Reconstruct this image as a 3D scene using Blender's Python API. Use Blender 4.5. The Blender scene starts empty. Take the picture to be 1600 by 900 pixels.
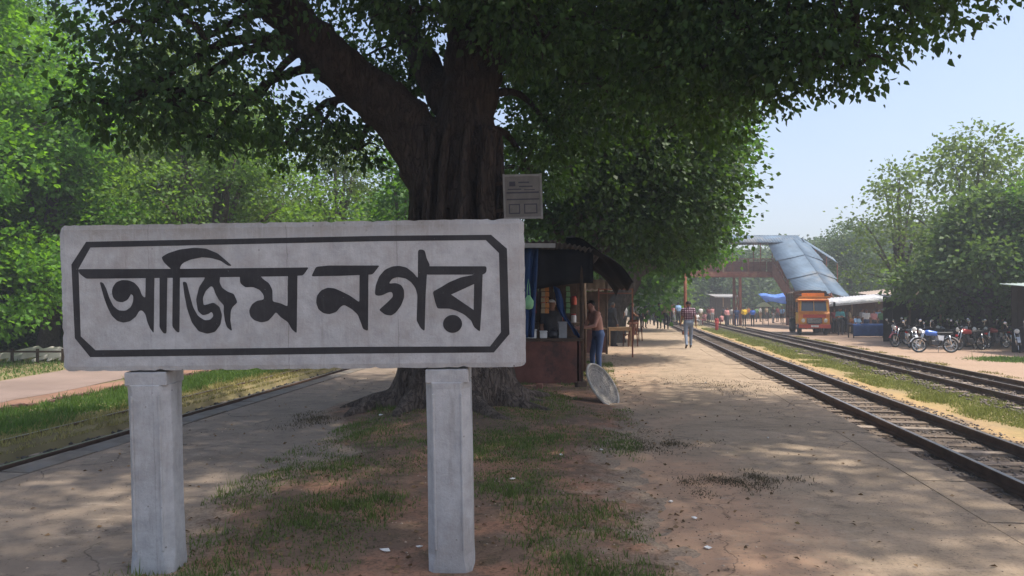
import bpy, bmesh, math, random
import numpy as np
from mathutils import Vector, Matrix, Euler
from mathutils.geometry import tessellate_polygon

R = math.radians
scene = bpy.context.scene
COL = scene.collection

# ------------------------------------------------------------------ camera, sky, sun, exposure
CAM_H = 1.6
PITCH = R(1.19)
FPX = 1600 * 26.0 / 36.0
cam_data = bpy.data.cameras.new('camera')
cam_data.lens = 26.0
cam_data.sensor_width = 36.0
cam_data.clip_start = 0.05
cam_data.clip_end = 3000
cam = bpy.data.objects.new('camera', cam_data)
cam.location = (0, 0, CAM_H)
cam.rotation_euler = (R(90) + PITCH, 0, 0)
COL.objects.link(cam)
scene.camera = cam

SUN_DIR = Vector((0.40, -0.10, 0.90)).normalized()      # towards the sun
SUN_EL = math.asin(SUN_DIR.z)
SUN_AZ = math.atan2(SUN_DIR.x, SUN_DIR.y)
world = bpy.data.worlds.new('World')
scene.world = world
world.use_nodes = True
wn = world.node_tree
wn.nodes.clear()
sky = wn.nodes.new('ShaderNodeTexSky')
sky.sky_type = 'NISHITA'
sky.sun_disc = False
sky.sun_elevation = SUN_EL
sky.sun_rotation = SUN_AZ
sky.altitude = 0
sky.air_density = 0.9
sky.dust_density = 3.2
sky.ozone_density = 0.6
bg = wn.nodes.new('ShaderNodeBackground')
bg.inputs['Strength'].default_value = 0.15
wo = wn.nodes.new('ShaderNodeOutputWorld')
wn.links.new(sky.outputs[0], bg.inputs[0])
wn.links.new(bg.outputs[0], wo.inputs[0])

sun_data = bpy.data.lights.new('sun', 'SUN')
sun_data.energy = 3.3
sun_data.angle = R(1.0)
sun_data.color = (1.0, 0.93, 0.82)
sun = bpy.data.objects.new('sun', sun_data)
sun.rotation_euler = (-SUN_DIR).to_track_quat('-Z', 'Y').to_euler()
sun.location = (20, 10, 60)
COL.objects.link(sun)

vs = scene.view_settings
vs.view_transform = 'Standard'
vs.look = 'None'
vs.gamma = 1.0
vs.use_curve_mapping = False
vs.exposure = 0.85
scene.cycles.max_bounces = 7
scene.cycles.diffuse_bounces = 4
scene.cycles.transmission_bounces = 4
scene.cycles.transparent_max_bounces = 4
scene.cycles.volume_bounces = 0
scene.cycles.use_denoising = True

# ------------------------------------------------------------------ helpers
def at(u, v, d):
    """world point seen at photograph coordinate (u, v), d metres ahead"""
    rx = (u - 800) / FPX
    up = (450 - v) / FPX
    y = math.cos(PITCH) - up * math.sin(PITCH)
    z = math.sin(PITCH) + up * math.cos(PITCH)
    s = d / y
    return Vector((rx * s, d, CAM_H + z * s))

def on(u, v, z=0.0):
    """world point on the level z seen at (u, v)"""
    p = at(u, v, 10.0)
    k = (z - CAM_H) / (p.z - CAM_H)
    return Vector((p.x * k, p.y * k, z))

def sr(x, y): return x - 0.152 * y           # lateral coordinate of the right-hand tracks
def xr(s, y): return s + 0.152 * y
def xl(l, y): return -l + 0.085 * y          # left-hand track, l metres to the left

def tag(o, label=None, cat=None, group=None, kind=None):
    if label: o['label'] = label
    if cat: o['category'] = cat
    if group: o['group'] = group
    if kind: o['kind'] = kind
    return o

def thing(name, label, cat, loc=(0, 0, 0), rz=0.0, group=None):
    o = bpy.data.objects.new(name, None)
    o.empty_display_size = 0.2
    COL.objects.link(o)
    o.location = loc
    o.rotation_euler = (0, 0, rz)
    return tag(o, label, cat, group)

def copy_tree(o, parent=None):
    c = o.copy()
    COL.objects.link(c)
    c.parent = parent
    for ch in list(o.children):
        copy_tree(ch, c)
    return c

class MB:
    def __init__(s):
        s.v = []; s.f = []; s.m = []
    def add(s, verts, faces, mi=0):
        b = len(s.v)
        s.v.extend([tuple(p) for p in verts])
        for f in faces:
            s.f.append(tuple(i + b for i in f)); s.m.append(mi)
        return s
    def box(s, c, size, mi=0, rot=None, taper=1.0):
        hx, hy, hz = size[0] / 2, size[1] / 2, size[2] / 2
        c = Vector(c)
        vs_ = []
        for z in (-1, 1):
            t = 1.0 if z < 0 else taper
            for x, y in ((-1, -1), (1, -1), (1, 1), (-1, 1)):
                p = Vector((x * hx * t, y * hy * t, z * hz))
                if rot is not None: p = rot @ p
                vs_.append(c + p)
        s.add(vs_, [(3, 2, 1, 0), (4, 5, 6, 7), (0, 1, 5, 4), (1, 2, 6, 5), (2, 3, 7, 6), (3, 0, 4, 7)], mi)
        return s
    def bar(s, a, b, w, h=None, mi=0, up=(0, 0, 1)):
        a = Vector(a); b = Vector(b); h = h or w
        d = (b - a); L = d.length; d.normalize()
        x = d.cross(Vector(up))
        if x.length < 1e-4: x = d.cross(Vector((0, 1, 0)))
        x.normalize(); z = x.cross(d)
        rot = Matrix((x, d, z)).transposed()
        return s.box((a + b) / 2, (w, L, h), mi, rot)
    def tube(s, pts, rad, seg=8, mi=0, cap=True):
        pts = [Vector(p) for p in pts]
        if not hasattr(rad, '__len__'): rad = [rad] * len(pts)
        n = len(pts); vs_ = []; fs = []
        ref = None
        for i, p in enumerate(pts):
            t = (pts[min(i + 1, n - 1)] - pts[max(i - 1, 0)]).normalized()
            if ref is None:
                ref = t.orthogonal().normalized()
            x = (ref - t * ref.dot(t)).normalized(); ref = x
            y = t.cross(x)
            for k in range(seg):
                a = 2 * math.pi * k / seg
                vs_.append(p + (x * math.cos(a) + y * math.sin(a)) * rad[i])
        for i in range(n - 1):
            for k in range(seg):
                k2 = (k + 1) % seg
                fs.append((i * seg + k, i * seg + k2, (i + 1) * seg + k2, (i + 1) * seg + k))
        if cap:
            fs.append(tuple(reversed(range(seg))))
            fs.append(tuple(range((n - 1) * seg, n * seg)))
        s.add(vs_, fs, mi)
        return s
    def lathe(s, prof, c=(0, 0, 0), seg=16, mi=0, axis='z', cap=True):
        vs_ = []; fs = []
        c = Vector(c)
        for r, h in prof:
            for k in range(seg):
                a = 2 * math.pi * k / seg
                p = Vector((r * math.cos(a), r * math.sin(a), h))
                if axis == 'x': p = Vector((p.z, p.x, p.y))
                elif axis == 'y': p = Vector((p.y, p.z, p.x))
                vs_.append(c + p)
        n = len(prof)
        for i in range(n - 1):
            for k in range(seg):
                k2 = (k + 1) % seg
                fs.append((i * seg + k, i * seg + k2, (i + 1) * seg + k2, (i + 1) * seg + k))
        if cap:
            fs.append(tuple(reversed(range(seg))))
            fs.append(tuple(range((n - 1) * seg, n * seg)))
        s.add(vs_, fs, mi)
        return s
    def capsule(s, a, b, ra, rb, seg=10, mi=0):
        a = Vector(a); b = Vector(b)
        d = b - a
        if d.length < 1e-5: d = Vector((0, 0, 1e-3)); b = a + d
        d.normalize()
        pts = []; rad = []
        for k in range(4):
            t = math.pi / 2 * (1 - k / 3.0)
            pts.append(a - d * ra * math.sin(t)); rad.append(max(ra * math.cos(t), ra * 0.05))
        for k in range(4):
            t = math.pi / 2 * (k / 3.0)
            pts.append(b + d * rb * math.sin(t)); rad.append(max(rb * math.cos(t), rb * 0.05))
        return s.tube(pts, rad, seg, mi)
    def mesh(s, name, mats, smooth=False):
        me = bpy.data.meshes.new(name)
        me.from_pydata(s.v, [], s.f)
        for m in (mats if isinstance(mats, (list, tuple)) else [mats]):
            me.materials.append(m)
        me.polygons.foreach_set('material_index', s.m)
        if smooth: me.polygons.foreach_set('use_smooth', [True] * len(s.f))
        me.update()
        return me
    def build(s, name, mats, parent=None, smooth=False, bevel=0.0):
        o = bpy.data.objects.new(name, s.mesh(name, mats, smooth))
        COL.objects.link(o)
        o.parent = parent
        if bevel:
            md = o.modifiers.new('bevel', 'BEVEL'); md.width = bevel; md.segments = 1; md.limit_method = 'ANGLE'
        return o

def np_mesh(name, verts, quads=None, tris=None, mats=(), smooth=False):
    me = bpy.data.meshes.new(name)
    verts = np.asarray(verts, dtype=np.float32)
    me.vertices.add(len(verts))
    me.vertices.foreach_set('co', verts.ravel())
    loops = []; starts = []; tot = 0
    parts = []
    if quads is not None and len(quads): parts.append((np.asarray(quads, np.int32), 4))
    if tris is not None and len(tris): parts.append((np.asarray(tris, np.int32), 3))
    for a, k in parts:
        starts.append(tot + np.arange(len(a), dtype=np.int32) * k)
        loops.append(a.ravel()); tot += a.size
    loops = np.concatenate(loops); starts = np.concatenate(starts)
    me.loops.add(len(loops)); me.loops.foreach_set('vertex_index', loops)
    me.polygons.add(len(starts)); me.polygons.foreach_set('loop_start', starts)
    if smooth: me.polygons.foreach_set('use_smooth', np.ones(len(starts), dtype=bool))
    for m in mats: me.materials.append(m)
    me.update(calc_edges=True)
    me.validate()
    return me

def obj(name, me, parent=None):
    o = bpy.data.objects.new(name, me)
    COL.objects.link(o); o.parent = parent
    return o

_grids = {}
def vnoise(x, y, scale=1.0, seed=0):
    """value noise 0..1 on numpy arrays"""
    if seed not in _grids:
        _grids[seed] = np.random.RandomState(seed + 77).rand(64, 64)
    g = _grids[seed]
    x = np.asarray(x) * scale + 1000.0; y = np.asarray(y) * scale + 1000.0
    xi = np.floor(x).astype(int); yi = np.floor(y).astype(int)
    fx = x - xi; fy = y - yi
    fx = fx * fx * (3 - 2 * fx); fy = fy * fy * (3 - 2 * fy)
    a = g[xi % 64, yi % 64]; b = g[(xi + 1) % 64, yi % 64]
    c = g[xi % 64, (yi + 1) % 64]; d = g[(xi + 1) % 64, (yi + 1) % 64]
    return (a * (1 - fx) + b * fx) * (1 - fy) + (c * (1 - fx) + d * fx) * fy
def fnoise(x, y, scale=1.0, seed=0):
    return (vnoise(x, y, scale, seed) * 0.55 + vnoise(x, y, scale * 2.1, seed + 1) * 0.3 + vnoise(x, y, scale * 4.3, seed + 2) * 0.15)
def sstep(a, b, x):
    t = np.clip((x - a) / (b - a), 0, 1)
    return t * t * (3 - 2 * t)

# ------------------------------------------------------------------ materials
MATS = {}
def nodes_of(name):
    m = bpy.data.materials.new(name); m.use_nodes = True
    nt = m.node_tree; nt.nodes.clear()
    out = nt.nodes.new('ShaderNodeOutputMaterial')
    return m, nt, out
def N(nt, typ, **kw):
    n = nt.nodes.new(typ)
    for k, v in kw.items():
        if k.startswith('in_'):
            key = k[3:]
            n.inputs[int(key) if key.isdigit() else key.replace('_', ' ')].default_value = v
        else: setattr(n, k, v)
    return n
def L(nt, a, b): nt.links.new(a, b)
def c4(c): return (c[0], c[1], c[2], 1.0)
def ramp(nt, fac, stops):
    r = nt.nodes.new('ShaderNodeValToRGB')
    el = r.color_ramp.elements
    while len(el) > 1: el.remove(el[-1])
    el[0].position = stops[0][0]; el[0].color = c4(stops[0][1]) if len(stops[0][1]) == 3 else stops[0][1]
    for p, c in stops[1:]:
        e = el.new(p); e.color = c4(c) if len(c) == 3 else c
    nt.links.new(fac, r.inputs[0])
    return r.outputs[0]
def framp(nt, fac, a, b, lo=0.0, hi=1.0):
    n = N(nt, 'ShaderNodeMapRange', interpolation_type='SMOOTHSTEP')
    n.inputs['From Min'].default_value = a; n.inputs['From Max'].default_value = b
    n.inputs['To Min'].default_value = lo; n.inputs['To Max'].default_value = hi
    nt.links.new(fac, n.inputs['Value'])
    return n.outputs['Result']
def mixc(nt, fac, a, b):
    n = nt.nodes.new('ShaderNodeMix'); n.data_type = 'RGBA'
    for sock, v in ((n.inputs[0], fac), (n.inputs[6], a), (n.inputs[7], b)):
        if isinstance(v, (int, float)): sock.default_value = v
        elif isinstance(v, tuple): sock.default_value = c4(v) if len(v) == 3 else v
        else: nt.links.new(v, sock)
    return n.outputs[2]
def noise(nt, vec, scale, detail=5, rough=0.6, dist=0.0):
    n = N(nt, 'ShaderNodeTexNoise'); n.inputs['Scale'].default_value = scale
    n.inputs['Detail'].default_value = detail; n.inputs['Roughness'].default_value = rough
    n.inputs['Distortion'].default_value = dist
    if vec is not None: nt.links.new(vec, n.inputs['Vector'])
    return n.outputs['Fac']
def bump(nt, h, strength, dist=0.02):
    b = N(nt, 'ShaderNodeBump'); b.inputs['Strength'].default_value = strength; b.inputs['Distance'].default_value = dist
    nt.links.new(h, b.inputs['Height'])
    return b.outputs[0]
def math_(nt, op, a, b=None):
    n = N(nt, 'ShaderNodeMath', operation=op)
    for i, v in enumerate((a, b)):
        if v is None: continue
        if isinstance(v, (int, float)): n.inputs[i].default_value = v
        else: nt.links.new(v, n.inputs[i])
    return n.outputs[0]
def bsdf(nt, out, color, rough=0.85, metal=0.0, normal=None, spec=0.3):
    p = N(nt, 'ShaderNodeBsdfPrincipled')
    if isinstance(color, tuple): p.inputs['Base Color'].default_value = c4(color)
    else: nt.links.new(color, p.inputs['Base Color'])
    if isinstance(rough, (int, float)): p.inputs['Roughness'].default_value = rough
    else: nt.links.new(rough, p.inputs['Roughness'])
    p.inputs['Metallic'].default_value = metal
    p.inputs['Specular IOR Level'].default_value = spec
    if normal is not None: nt.links.new(normal, p.inputs['Normal'])
    nt.links.new(p.outputs[0], out.inputs[0])
    return p

def mat(name, c, rough=0.8, metal=0.0, scale=6.0, var=0.3, bmp=0.15, spec=0.3, dirt=None):
    """plain worn surface: colour varied by noise, optional dirt colour in blotches"""
    if name in MATS: return MATS[name]
    m, nt, out = nodes_of(name)
    tc = N(nt, 'ShaderNodeTexCoord').outputs['Object']
    n1 = noise(nt, tc, scale, 6, 0.65)
    lo = tuple(x * (1 - var) for x in c); hi = tuple(min(1, x * (1 + var)) for x in c)
    colr = ramp(nt, n1, [(0.3, lo), (0.7, hi)])
    if dirt:
        n2 = noise(nt, tc, scale * 0.45, 7, 0.7)
        colr = mixc(nt, framp(nt, n2, 0.5, 0.68), colr, dirt)
    nb = noise(nt, tc, scale * 6, 4, 0.6)
    bsdf(nt, out, colr, rough, metal, bump(nt, nb, bmp, 0.01) if bmp else None, spec)
    MATS[name] = m
    return m

def leaf_mat(name, c, trans, tw=0.45, var=0.35, dry=None):
    if name in MATS: return MATS[name]
    m, nt, out = nodes_of(name)
    ri = N(nt, 'ShaderNodeNewGeometry').outputs['Random Per Island']
    pos = N(nt, 'ShaderNodeTexCoord').outputs['Object']
    big = noise(nt, pos, 0.6, 2)
    f = math_(nt, 'ADD', math_(nt, 'MULTIPLY', ri, 0.6), math_(nt, 'MULTIPLY', big, 0.5))
    lo = tuple(x * (1 - var) for x in c); hi = tuple(min(1, x * (1 + var)) for x in c)
    stops = [(0.1, lo), (0.75, hi)]
    if dry: stops += [(0.86, hi), (0.95, dry)]
    colr = ramp(nt, f, stops)
    p = N(nt, 'ShaderNodeBsdfPrincipled')
    L(nt, colr, p.inputs['Base Color'])
    p.inputs['Roughness'].default_value = 0.55; p.inputs['Specular IOR Level'].default_value = 0.3
    t = N(nt, 'ShaderNodeBsdfTranslucent')
    tl = tuple(x * (1 - var) for x in trans); th = tuple(min(1, x * (1 + var)) for x in trans)
    L(nt, ramp(nt, f, [(0.1, tl), (0.8, th)]), t.inputs[0])
    mx = N(nt, 'ShaderNodeMixShader'); mx.inputs[0].default_value = tw
    L(nt, p.outputs[0], mx.inputs[1]); L(nt, t.outputs[0], mx.inputs[2])
    L(nt, mx.outputs[0], out.inputs[0])
    MATS[name] = m
    return m

def bark_mat(name, c, scale=1.0, lit_dust=None):
    if name in MATS: return MATS[name]
    m, nt, out = nodes_of(name)
    tc = N(nt, 'ShaderNodeTexCoord').outputs['Object']
    mp = N(nt, 'ShaderNodeMapping'); mp.inputs['Scale'].default_value = (scale * 5, scale * 5, scale * 1.1)
    L(nt, tc, mp.inputs[0])
    a = noise(nt, mp.outputs[0], 1.6, 8, 0.7, 0.6)
    b = noise(nt, tc, 2.2 * scale, 5, 0.6)
    colr = ramp(nt, a, [(0.28, tuple(x * 0.45 for x in c)), (0.5, c), (0.75, tuple(min(1, x * 1.55) for x in c))])
    colr = mixc(nt, framp(nt, b, 0.55, 0.75, 0, 0.5), colr, (c[0] * 1.5, c[1] * 1.45, c[2] * 1.35))
    if lit_dust:  # paler towards the foot: dust, and light on the roots painted in
        sz_ = N(nt, 'ShaderNodeSeparateXYZ'); L(nt, tc, sz_.inputs[0])
        zf = math_(nt, 'ADD', sz_.outputs[2], math_(nt, 'MULTIPLY', math_(nt, 'SUBTRACT', b, 0.5), 1.6))
        dd = ramp(nt, a, [(0.3, tuple(x * 0.45 for x in lit_dust)), (0.55, lit_dust), (0.8, tuple(x * 1.3 for x in lit_dust))])
        colr = mixc(nt, framp(nt, zf, 0.1, 1.5, 1, 0), colr, dd)
    vor = N(nt, 'ShaderNodeTexVoronoi', feature='DISTANCE_TO_EDGE'); vor.inputs['Scale'].default_value = 2.6
    dvx = N(nt, 'ShaderNodeVectorMath', operation='ADD'); nzb = N(nt, 'ShaderNodeTexNoise'); nzb.inputs['Scale'].default_value = 2.5; nzb.inputs['Detail'].default_value = 5
    L(nt, mp.outputs[0], nzb.inputs['Vector']); L(nt, mp.outputs[0], dvx.inputs[0]); L(nt, nzb.outputs['Color'], dvx.inputs[1]); L(nt, dvx.outputs[0], vor.inputs['Vector'])
    fis = framp(nt, vor.outputs['Distance'], 0.0, 0.12, 1, 0)
    colr = mixc(nt, math_(nt, 'MULTIPLY', fis, 0.38), colr, tuple(x * 0.3 for x in c))
    a = math_(nt, 'SUBTRACT', a, math_(nt, 'MULTIPLY', fis, 0.4))
    bsdf(nt, out, colr, 0.92, 0, bump(nt, a, 1.0, 0.12), 0.15)
    MATS[name] = m
    return m

def ground_mat():
    m, nt, out = nodes_of('earth_ground')
    pos = N(nt, 'ShaderNodeNewGeometry').outputs['Position']
    sx = N(nt, 'ShaderNodeSeparateXYZ'); L(nt, pos, sx.inputs[0])
    n_big = noise(nt, pos, 0.35, 6, 0.65); n_mid = noise(nt, pos, 1.7, 6, 0.7); n_fine = noise(nt, pos, 14, 4, 0.7)
    s = math_(nt, 'SUBTRACT', sx.outputs[0], math_(nt, 'MULTIPLY', sx.outputs[1], 0.152))
    s = math_(nt, 'ADD', s, math_(nt, 'MULTIPLY', math_(nt, 'SUBTRACT', n_mid, 0.5), 1.3))
    sn = math_(nt, 'DIVIDE', math_(nt, 'ADD', s, 10), 40)       # s -10..30 -> 0..1
    def p(v): return (v + 10) / 40
    zone = ramp(nt, sn, [(p(2.6), (0.10, 0.08, 0.065)), (p(5.7), (0.11, 0.09, 0.075)), (p(6.0), (0.42, 0.285, 0.145)),
                         (p(6.5), (0.30, 0.235, 0.11)), (p(7.1), (0.21, 0.19, 0.085)), (p(7.5), (0.21, 0.17, 0.12)), (p(9.6), (0.22, 0.18, 0.12)),
                         (p(10.0), (0.30, 0.25, 0.11)), (p(10.7), (0.36, 0.26, 0.19)), (p(16), (0.36, 0.25, 0.19))])
    colr = mixc(nt, framp(nt, n_big, 0.4, 0.7, 0, 0.5), zone, (0.30, 0.22, 0.15))
    colr = mixc(nt, framp(nt, n_fine, 0.45, 0.75, 0, 0.45), colr, (0.13, 0.10, 0.075))
    bsdf(nt, out, colr, 0.95, 0, bump(nt, n_fine, 0.5, 0.03), 0.1)
    return m

def paving_mat():
    m, nt, out = nodes_of('worn_paving')
    pos = N(nt, 'ShaderNodeNewGeometry').outputs['Position']
    sx = N(nt, 'ShaderNodeSeparateXYZ'); L(nt, pos, sx.inputs[0])
    n_big = noise(nt, pos, 0.28, 6, 0.65); n_mid = noise(nt, pos, 1.2, 8, 0.72, 0.4); n_fine = noise(nt, pos, 35, 5, 0.75); n_gr = noise(nt, pos, 120, 3, 0.6)
    base = ramp(nt, n_mid, [(0.3, (0.26, 0.198, 0.138)), (0.55, (0.365, 0.28, 0.2)), (0.75, (0.44, 0.342, 0.25))])
    base = mixc(nt, framp(nt, n_fine, 0.48, 0.72, 0, 0.7), base, (0.12, 0.095, 0.075))
    base = mixc(nt, framp(nt, n_gr, 0.58, 0.72, 0, 0.6), base, (0.48, 0.38, 0.29))
    old = framp(nt, math_(nt, 'SUBTRACT', sx.outputs[0], math_(nt, 'MULTIPLY', sx.outputs[1], 0.09)), -2.9, -1.6, 0.8, 0.0)  # left paving painted darker to carry the deeper shade on that side
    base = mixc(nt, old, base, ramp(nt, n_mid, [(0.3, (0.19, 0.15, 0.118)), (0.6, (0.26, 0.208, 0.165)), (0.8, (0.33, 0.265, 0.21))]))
    # trodden red dust, thickest beside the earth strip
    s = math_(nt, 'SUBTRACT', sx.outputs[0], math_(nt, 'MULTIPLY', sx.outputs[1], 0.12))
    near = math_(nt, 'MULTIPLY', framp(nt, s, -0.6, 0.4), framp(nt, s, 0.7, 2.0, 1, 0))
    near = math_(nt, 'MULTIPLY', near, framp(nt, sx.outputs[1], 6.0, 9.0, 1, 0.35))
    dfac = framp(nt, math_(nt, 'ADD', math_(nt, 'ADD', math_(nt, 'MULTIPLY', n_mid, 0.6), math_(nt, 'MULTIPLY', n_fine, 0.4)), math_(nt, 'MULTIPLY', near, 0.30)), 0.52, 0.80, 0, 0.9)
    colr = mixc(nt, dfac, base, (0.44, 0.275, 0.18))
    colr = mixc(nt, framp(nt, n_big, 0.52, 0.7, 0, 0.35), colr, (0.36, 0.27, 0.205))
    # dark damp-looking stains of trodden leaf mould
    mp = N(nt, 'ShaderNodeMapping'); mp.inputs['Scale'].default_value = (0.5, 1.4, 1); L(nt, pos, mp.inputs[0])
    st = noise(nt, mp.outputs[0], 1.1, 7, 0.75)
    colr = mixc(nt, framp(nt, st, 0.6, 0.72, 0, 0.65), colr, (0.09, 0.07, 0.055))
    n_s = noise(nt, pos, 4.5, 9, 0.78, 0.3); n_w = noise(nt, mp.outputs[0], 5.0, 8, 0.75)
    colr = mixc(nt, framp(nt, n_s, 0.5, 0.66, 0, 0.6), colr, (0.15, 0.115, 0.085))
    colr = mixc(nt, framp(nt, n_w, 0.54, 0.70, 0, 0.55), colr, (0.44, 0.36, 0.285))
    colr = mixc(nt, framp(nt, n_w, 0.46, 0.30, 0, 0.5), colr, (0.17, 0.14, 0.115))
    peb = N(nt, 'ShaderNodeTexVoronoi'); peb.inputs['Scale'].default_value = 26; L(nt, pos, peb.inputs['Vector'])
    pk = math_(nt, 'MULTIPLY', framp(nt, peb.outputs['Distance'], 0.12, 0.22, 1, 0), framp(nt, n_s, 0.44, 0.56))
    colr = mixc(nt, math_(nt, 'MULTIPLY', pk, 0.7), colr, (0.09, 0.07, 0.055))
    v = N(nt, 'ShaderNodeTexVoronoi', feature='DISTANCE_TO_EDGE'); v.inputs['Scale'].default_value = 0.42
    dv = N(nt, 'ShaderNodeVectorMath', operation='ADD'); L(nt, pos, dv.inputs[0])
    nz = N(nt, 'ShaderNodeTexNoise'); nz.inputs['Scale'].default_value = 1.3; nz.inputs['Detail'].default_value = 6; L(nt, pos, nz.inputs['Vector'])
    L(nt, nz.outputs['Color'], dv.inputs[1]); L(nt, dv.outputs[0], v.inputs['Vector'])
    crack = framp(nt, v.outputs['Distance'], 0.0, 0.006, 1, 0)
    crack = math_(nt, 'MULTIPLY', crack, framp(nt, n_big, 0.42, 0.55))
    colr = mixc(nt, math_(nt, 'MULTIPLY', crack, 0.75), colr, (0.035, 0.03, 0.027))
    h = math_(nt, 'SUBTRACT', math_(nt, 'ADD', n_fine, math_(nt, 'MULTIPLY', n_gr, 0.6)), crack)
    bsdf(nt, out, colr, 0.9, 0, bump(nt, h, 0.5, 0.012), 0.2)
    return m

def soil_mat():
    m, nt, out = nodes_of('bare_soil')
    pos = N(nt, 'ShaderNodeNewGeometry').outputs['Position']
    a = noise(nt, pos, 0.9, 7, 0.7); b = noise(nt, pos, 5, 6, 0.7); c = noise(nt, pos, 40, 4, 0.7)
    colr = ramp(nt, a, [(0.3, (0.14, 0.10, 0.07)), (0.46, (0.21, 0.14, 0.10)), (0.58, (0.34, 0.185, 0.12)), (0.72, (0.40, 0.25, 0.17))])
    colr = mixc(nt, framp(nt, b, 0.5, 0.65, 0, 0.6), colr, (0.085, 0.075, 0.045))
    colr = mixc(nt, framp(nt, c, 0.45, 0.7, 0, 0.5), colr, (0.07, 0.05, 0.038))
    sz_ = N(nt, 'ShaderNodeSeparateXYZ'); L(nt, pos, sz_.inputs[0])
    zz = math_(nt, 'ADD', sz_.outputs[2], math_(nt, 'MULTIPLY', math_(nt, 'SUBTRACT', b, 0.5), 0.05))
    thin = framp(nt, zz, 0.004, 0.032, 1, 0)
    pav = mixc(nt, framp(nt, c, 0.4, 0.7), (0.33, 0.255, 0.19), (0.20, 0.15, 0.11))
    colr = mixc(nt, thin, colr, pav)
    bsdf(nt, out, colr, 0.96, 0, bump(nt, c, 0.7, 0.02), 0.1)
    return m

def whitewash_mat():
    m, nt, out = nodes_of('weathered_whitewash')
    tc = N(nt, 'ShaderNodeTexCoord').outputs['Object']
    a = noise(nt, tc, 1.6, 8, 0.72); b = noise(nt, tc, 9, 7, 0.7); c = noise(nt, tc, 55, 5, 0.7)
    mp = N(nt, 'ShaderNodeMapping'); mp.inputs['Scale'].default_value = (7, 7, 0.8); L(nt, tc, mp.inputs[0])
    streak = noise(nt, mp.outputs[0], 1.5, 6, 0.65)
    colr = ramp(nt, b, [(0.25, (0.27, 0.275, 0.285)), (0.5, (0.375, 0.38, 0.39)), (0.75, (0.47, 0.475, 0.485))])
    colr = mixc(nt, framp(nt, a, 0.47, 0.64, 0, 0.65), colr, (0.295, 0.275, 0.26))
    sgz = N(nt, 'ShaderNodeSeparateXYZ'); L(nt, tc, sgz.inputs[0])
    grime = math_(nt, 'MULTIPLY', framp(nt, math_(nt, 'ADD', sgz.outputs[2], math_(nt, 'MULTIPLY', math_(nt, 'SUBTRACT', b, 0.5), 0.35)), 1.93, 2.10), framp(nt, a, 0.35, 0.6, 0.25, 0.8))
    colr = mixc(nt, grime, colr, (0.20, 0.185, 0.165))
    colr = mixc(nt, framp(nt, streak, 0.53, 0.70, 0, 0.5), colr, (0.23, 0.22, 0.205))
    colr = mixc(nt, framp(nt, c, 0.60, 0.72, 0, 0.6), colr, (0.30, 0.28, 0.26))
    sgx = N(nt, 'ShaderNodeSeparateXYZ'); L(nt, tc, sgx.inputs[0])
    for x0, k in ((-0.02, 0.5), (0.62, 0.4), (-0.83, 0.35)):
        wx = math_(nt, 'ADD', sgx.outputs[0], math_(nt, 'MULTIPLY', math_(nt, 'SUBTRACT', b, 0.5), 0.03))
        crk = framp(nt, math_(nt, 'ABSOLUTE', math_(nt, 'SUBTRACT', wx, x0)), 0.0, 0.005, k, 0)
        colr = mixc(nt, math_(nt, 'MULTIPLY', crk, framp(nt, a, 0.4, 0.55)), colr, (0.12, 0.11, 0.10))
    br = noise(nt, mp.outputs[0], 14, 3, 0.6)
    colr = mixc(nt, framp(nt, br, 0.5, 0.7, 0, 0.12), colr, (0.56, 0.56, 0.56))
    spots = N(nt, 'ShaderNodeTexVoronoi'); spots.inputs['Scale'].default_value = 16; L(nt, tc, spots.inputs['Vector'])
    sp = math_(nt, 'MULTIPLY', framp(nt, spots.outputs['Distance'], 0.05, 0.12, 1, 0), framp(nt, b, 0.52, 0.6))
    colr = mixc(nt, math_(nt, 'MULTIPLY', sp, 0.8), colr, (0.10, 0.09, 0.08))
    h = math_(nt, 'ADD', math_(nt, 'MULTIPLY', b, 1.2), c)
    bsdf(nt, out, colr, 0.88, 0, bump(nt, h, 0.35, 0.012), 0.25)
    return m

def tin_mat(name, c, rust=0.25):
    if name in MATS: return MATS[name]
    m, nt, out = nodes_of(name)
    tc = N(nt, 'ShaderNodeTexCoord').outputs['Object']
    a = noise(nt, tc, 0.9, 7, 0.7); b = noise(nt, tc, 7, 5, 0.7)
    colr = ramp(nt, b, [(0.3, tuple(x * 0.8 for x in c)), (0.7, tuple(min(1, x * 1.15) for x in c))])
    colr = mixc(nt, framp(nt, a, 0.52, 0.68, 0, rust * 2), colr, (0.20, 0.12, 0.075))
    bsdf(nt, out, colr, 0.65, 0.1, None, 0.3)
    MATS[name] = m
    return m

def plaid_mat():
    m, nt, out = nodes_of('plaid_cloth')
    tc = N(nt, 'ShaderNodeTexCoord').outputs['Object']
    sx = N(nt, 'ShaderNodeSeparateXYZ'); L(nt, tc, sx.inputs[0])
    def stripes(s):
        w = math_(nt, 'FRACT', math_(nt, 'MULTIPLY', s, 13.0))
        return framp(nt, math_(nt, 'ABSOLUTE', math_(nt, 'SUBTRACT', w, 0.5)), 0.16, 0.22)
    f = math_(nt, 'ADD', math_(nt, 'MULTIPLY', stripes(sx.outputs[0]), 0.5), math_(nt, 'MULTIPLY', stripes(sx.outputs[2]), 0.5))
    colr = ramp(nt, f, [(0.0, (0.42, 0.36, 0.40)), (0.5, (0.16, 0.08, 0.11)), (1.0, (0.06, 0.03, 0.05))])
    bsdf(nt, out, colr, 0.9)
    return m

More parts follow.
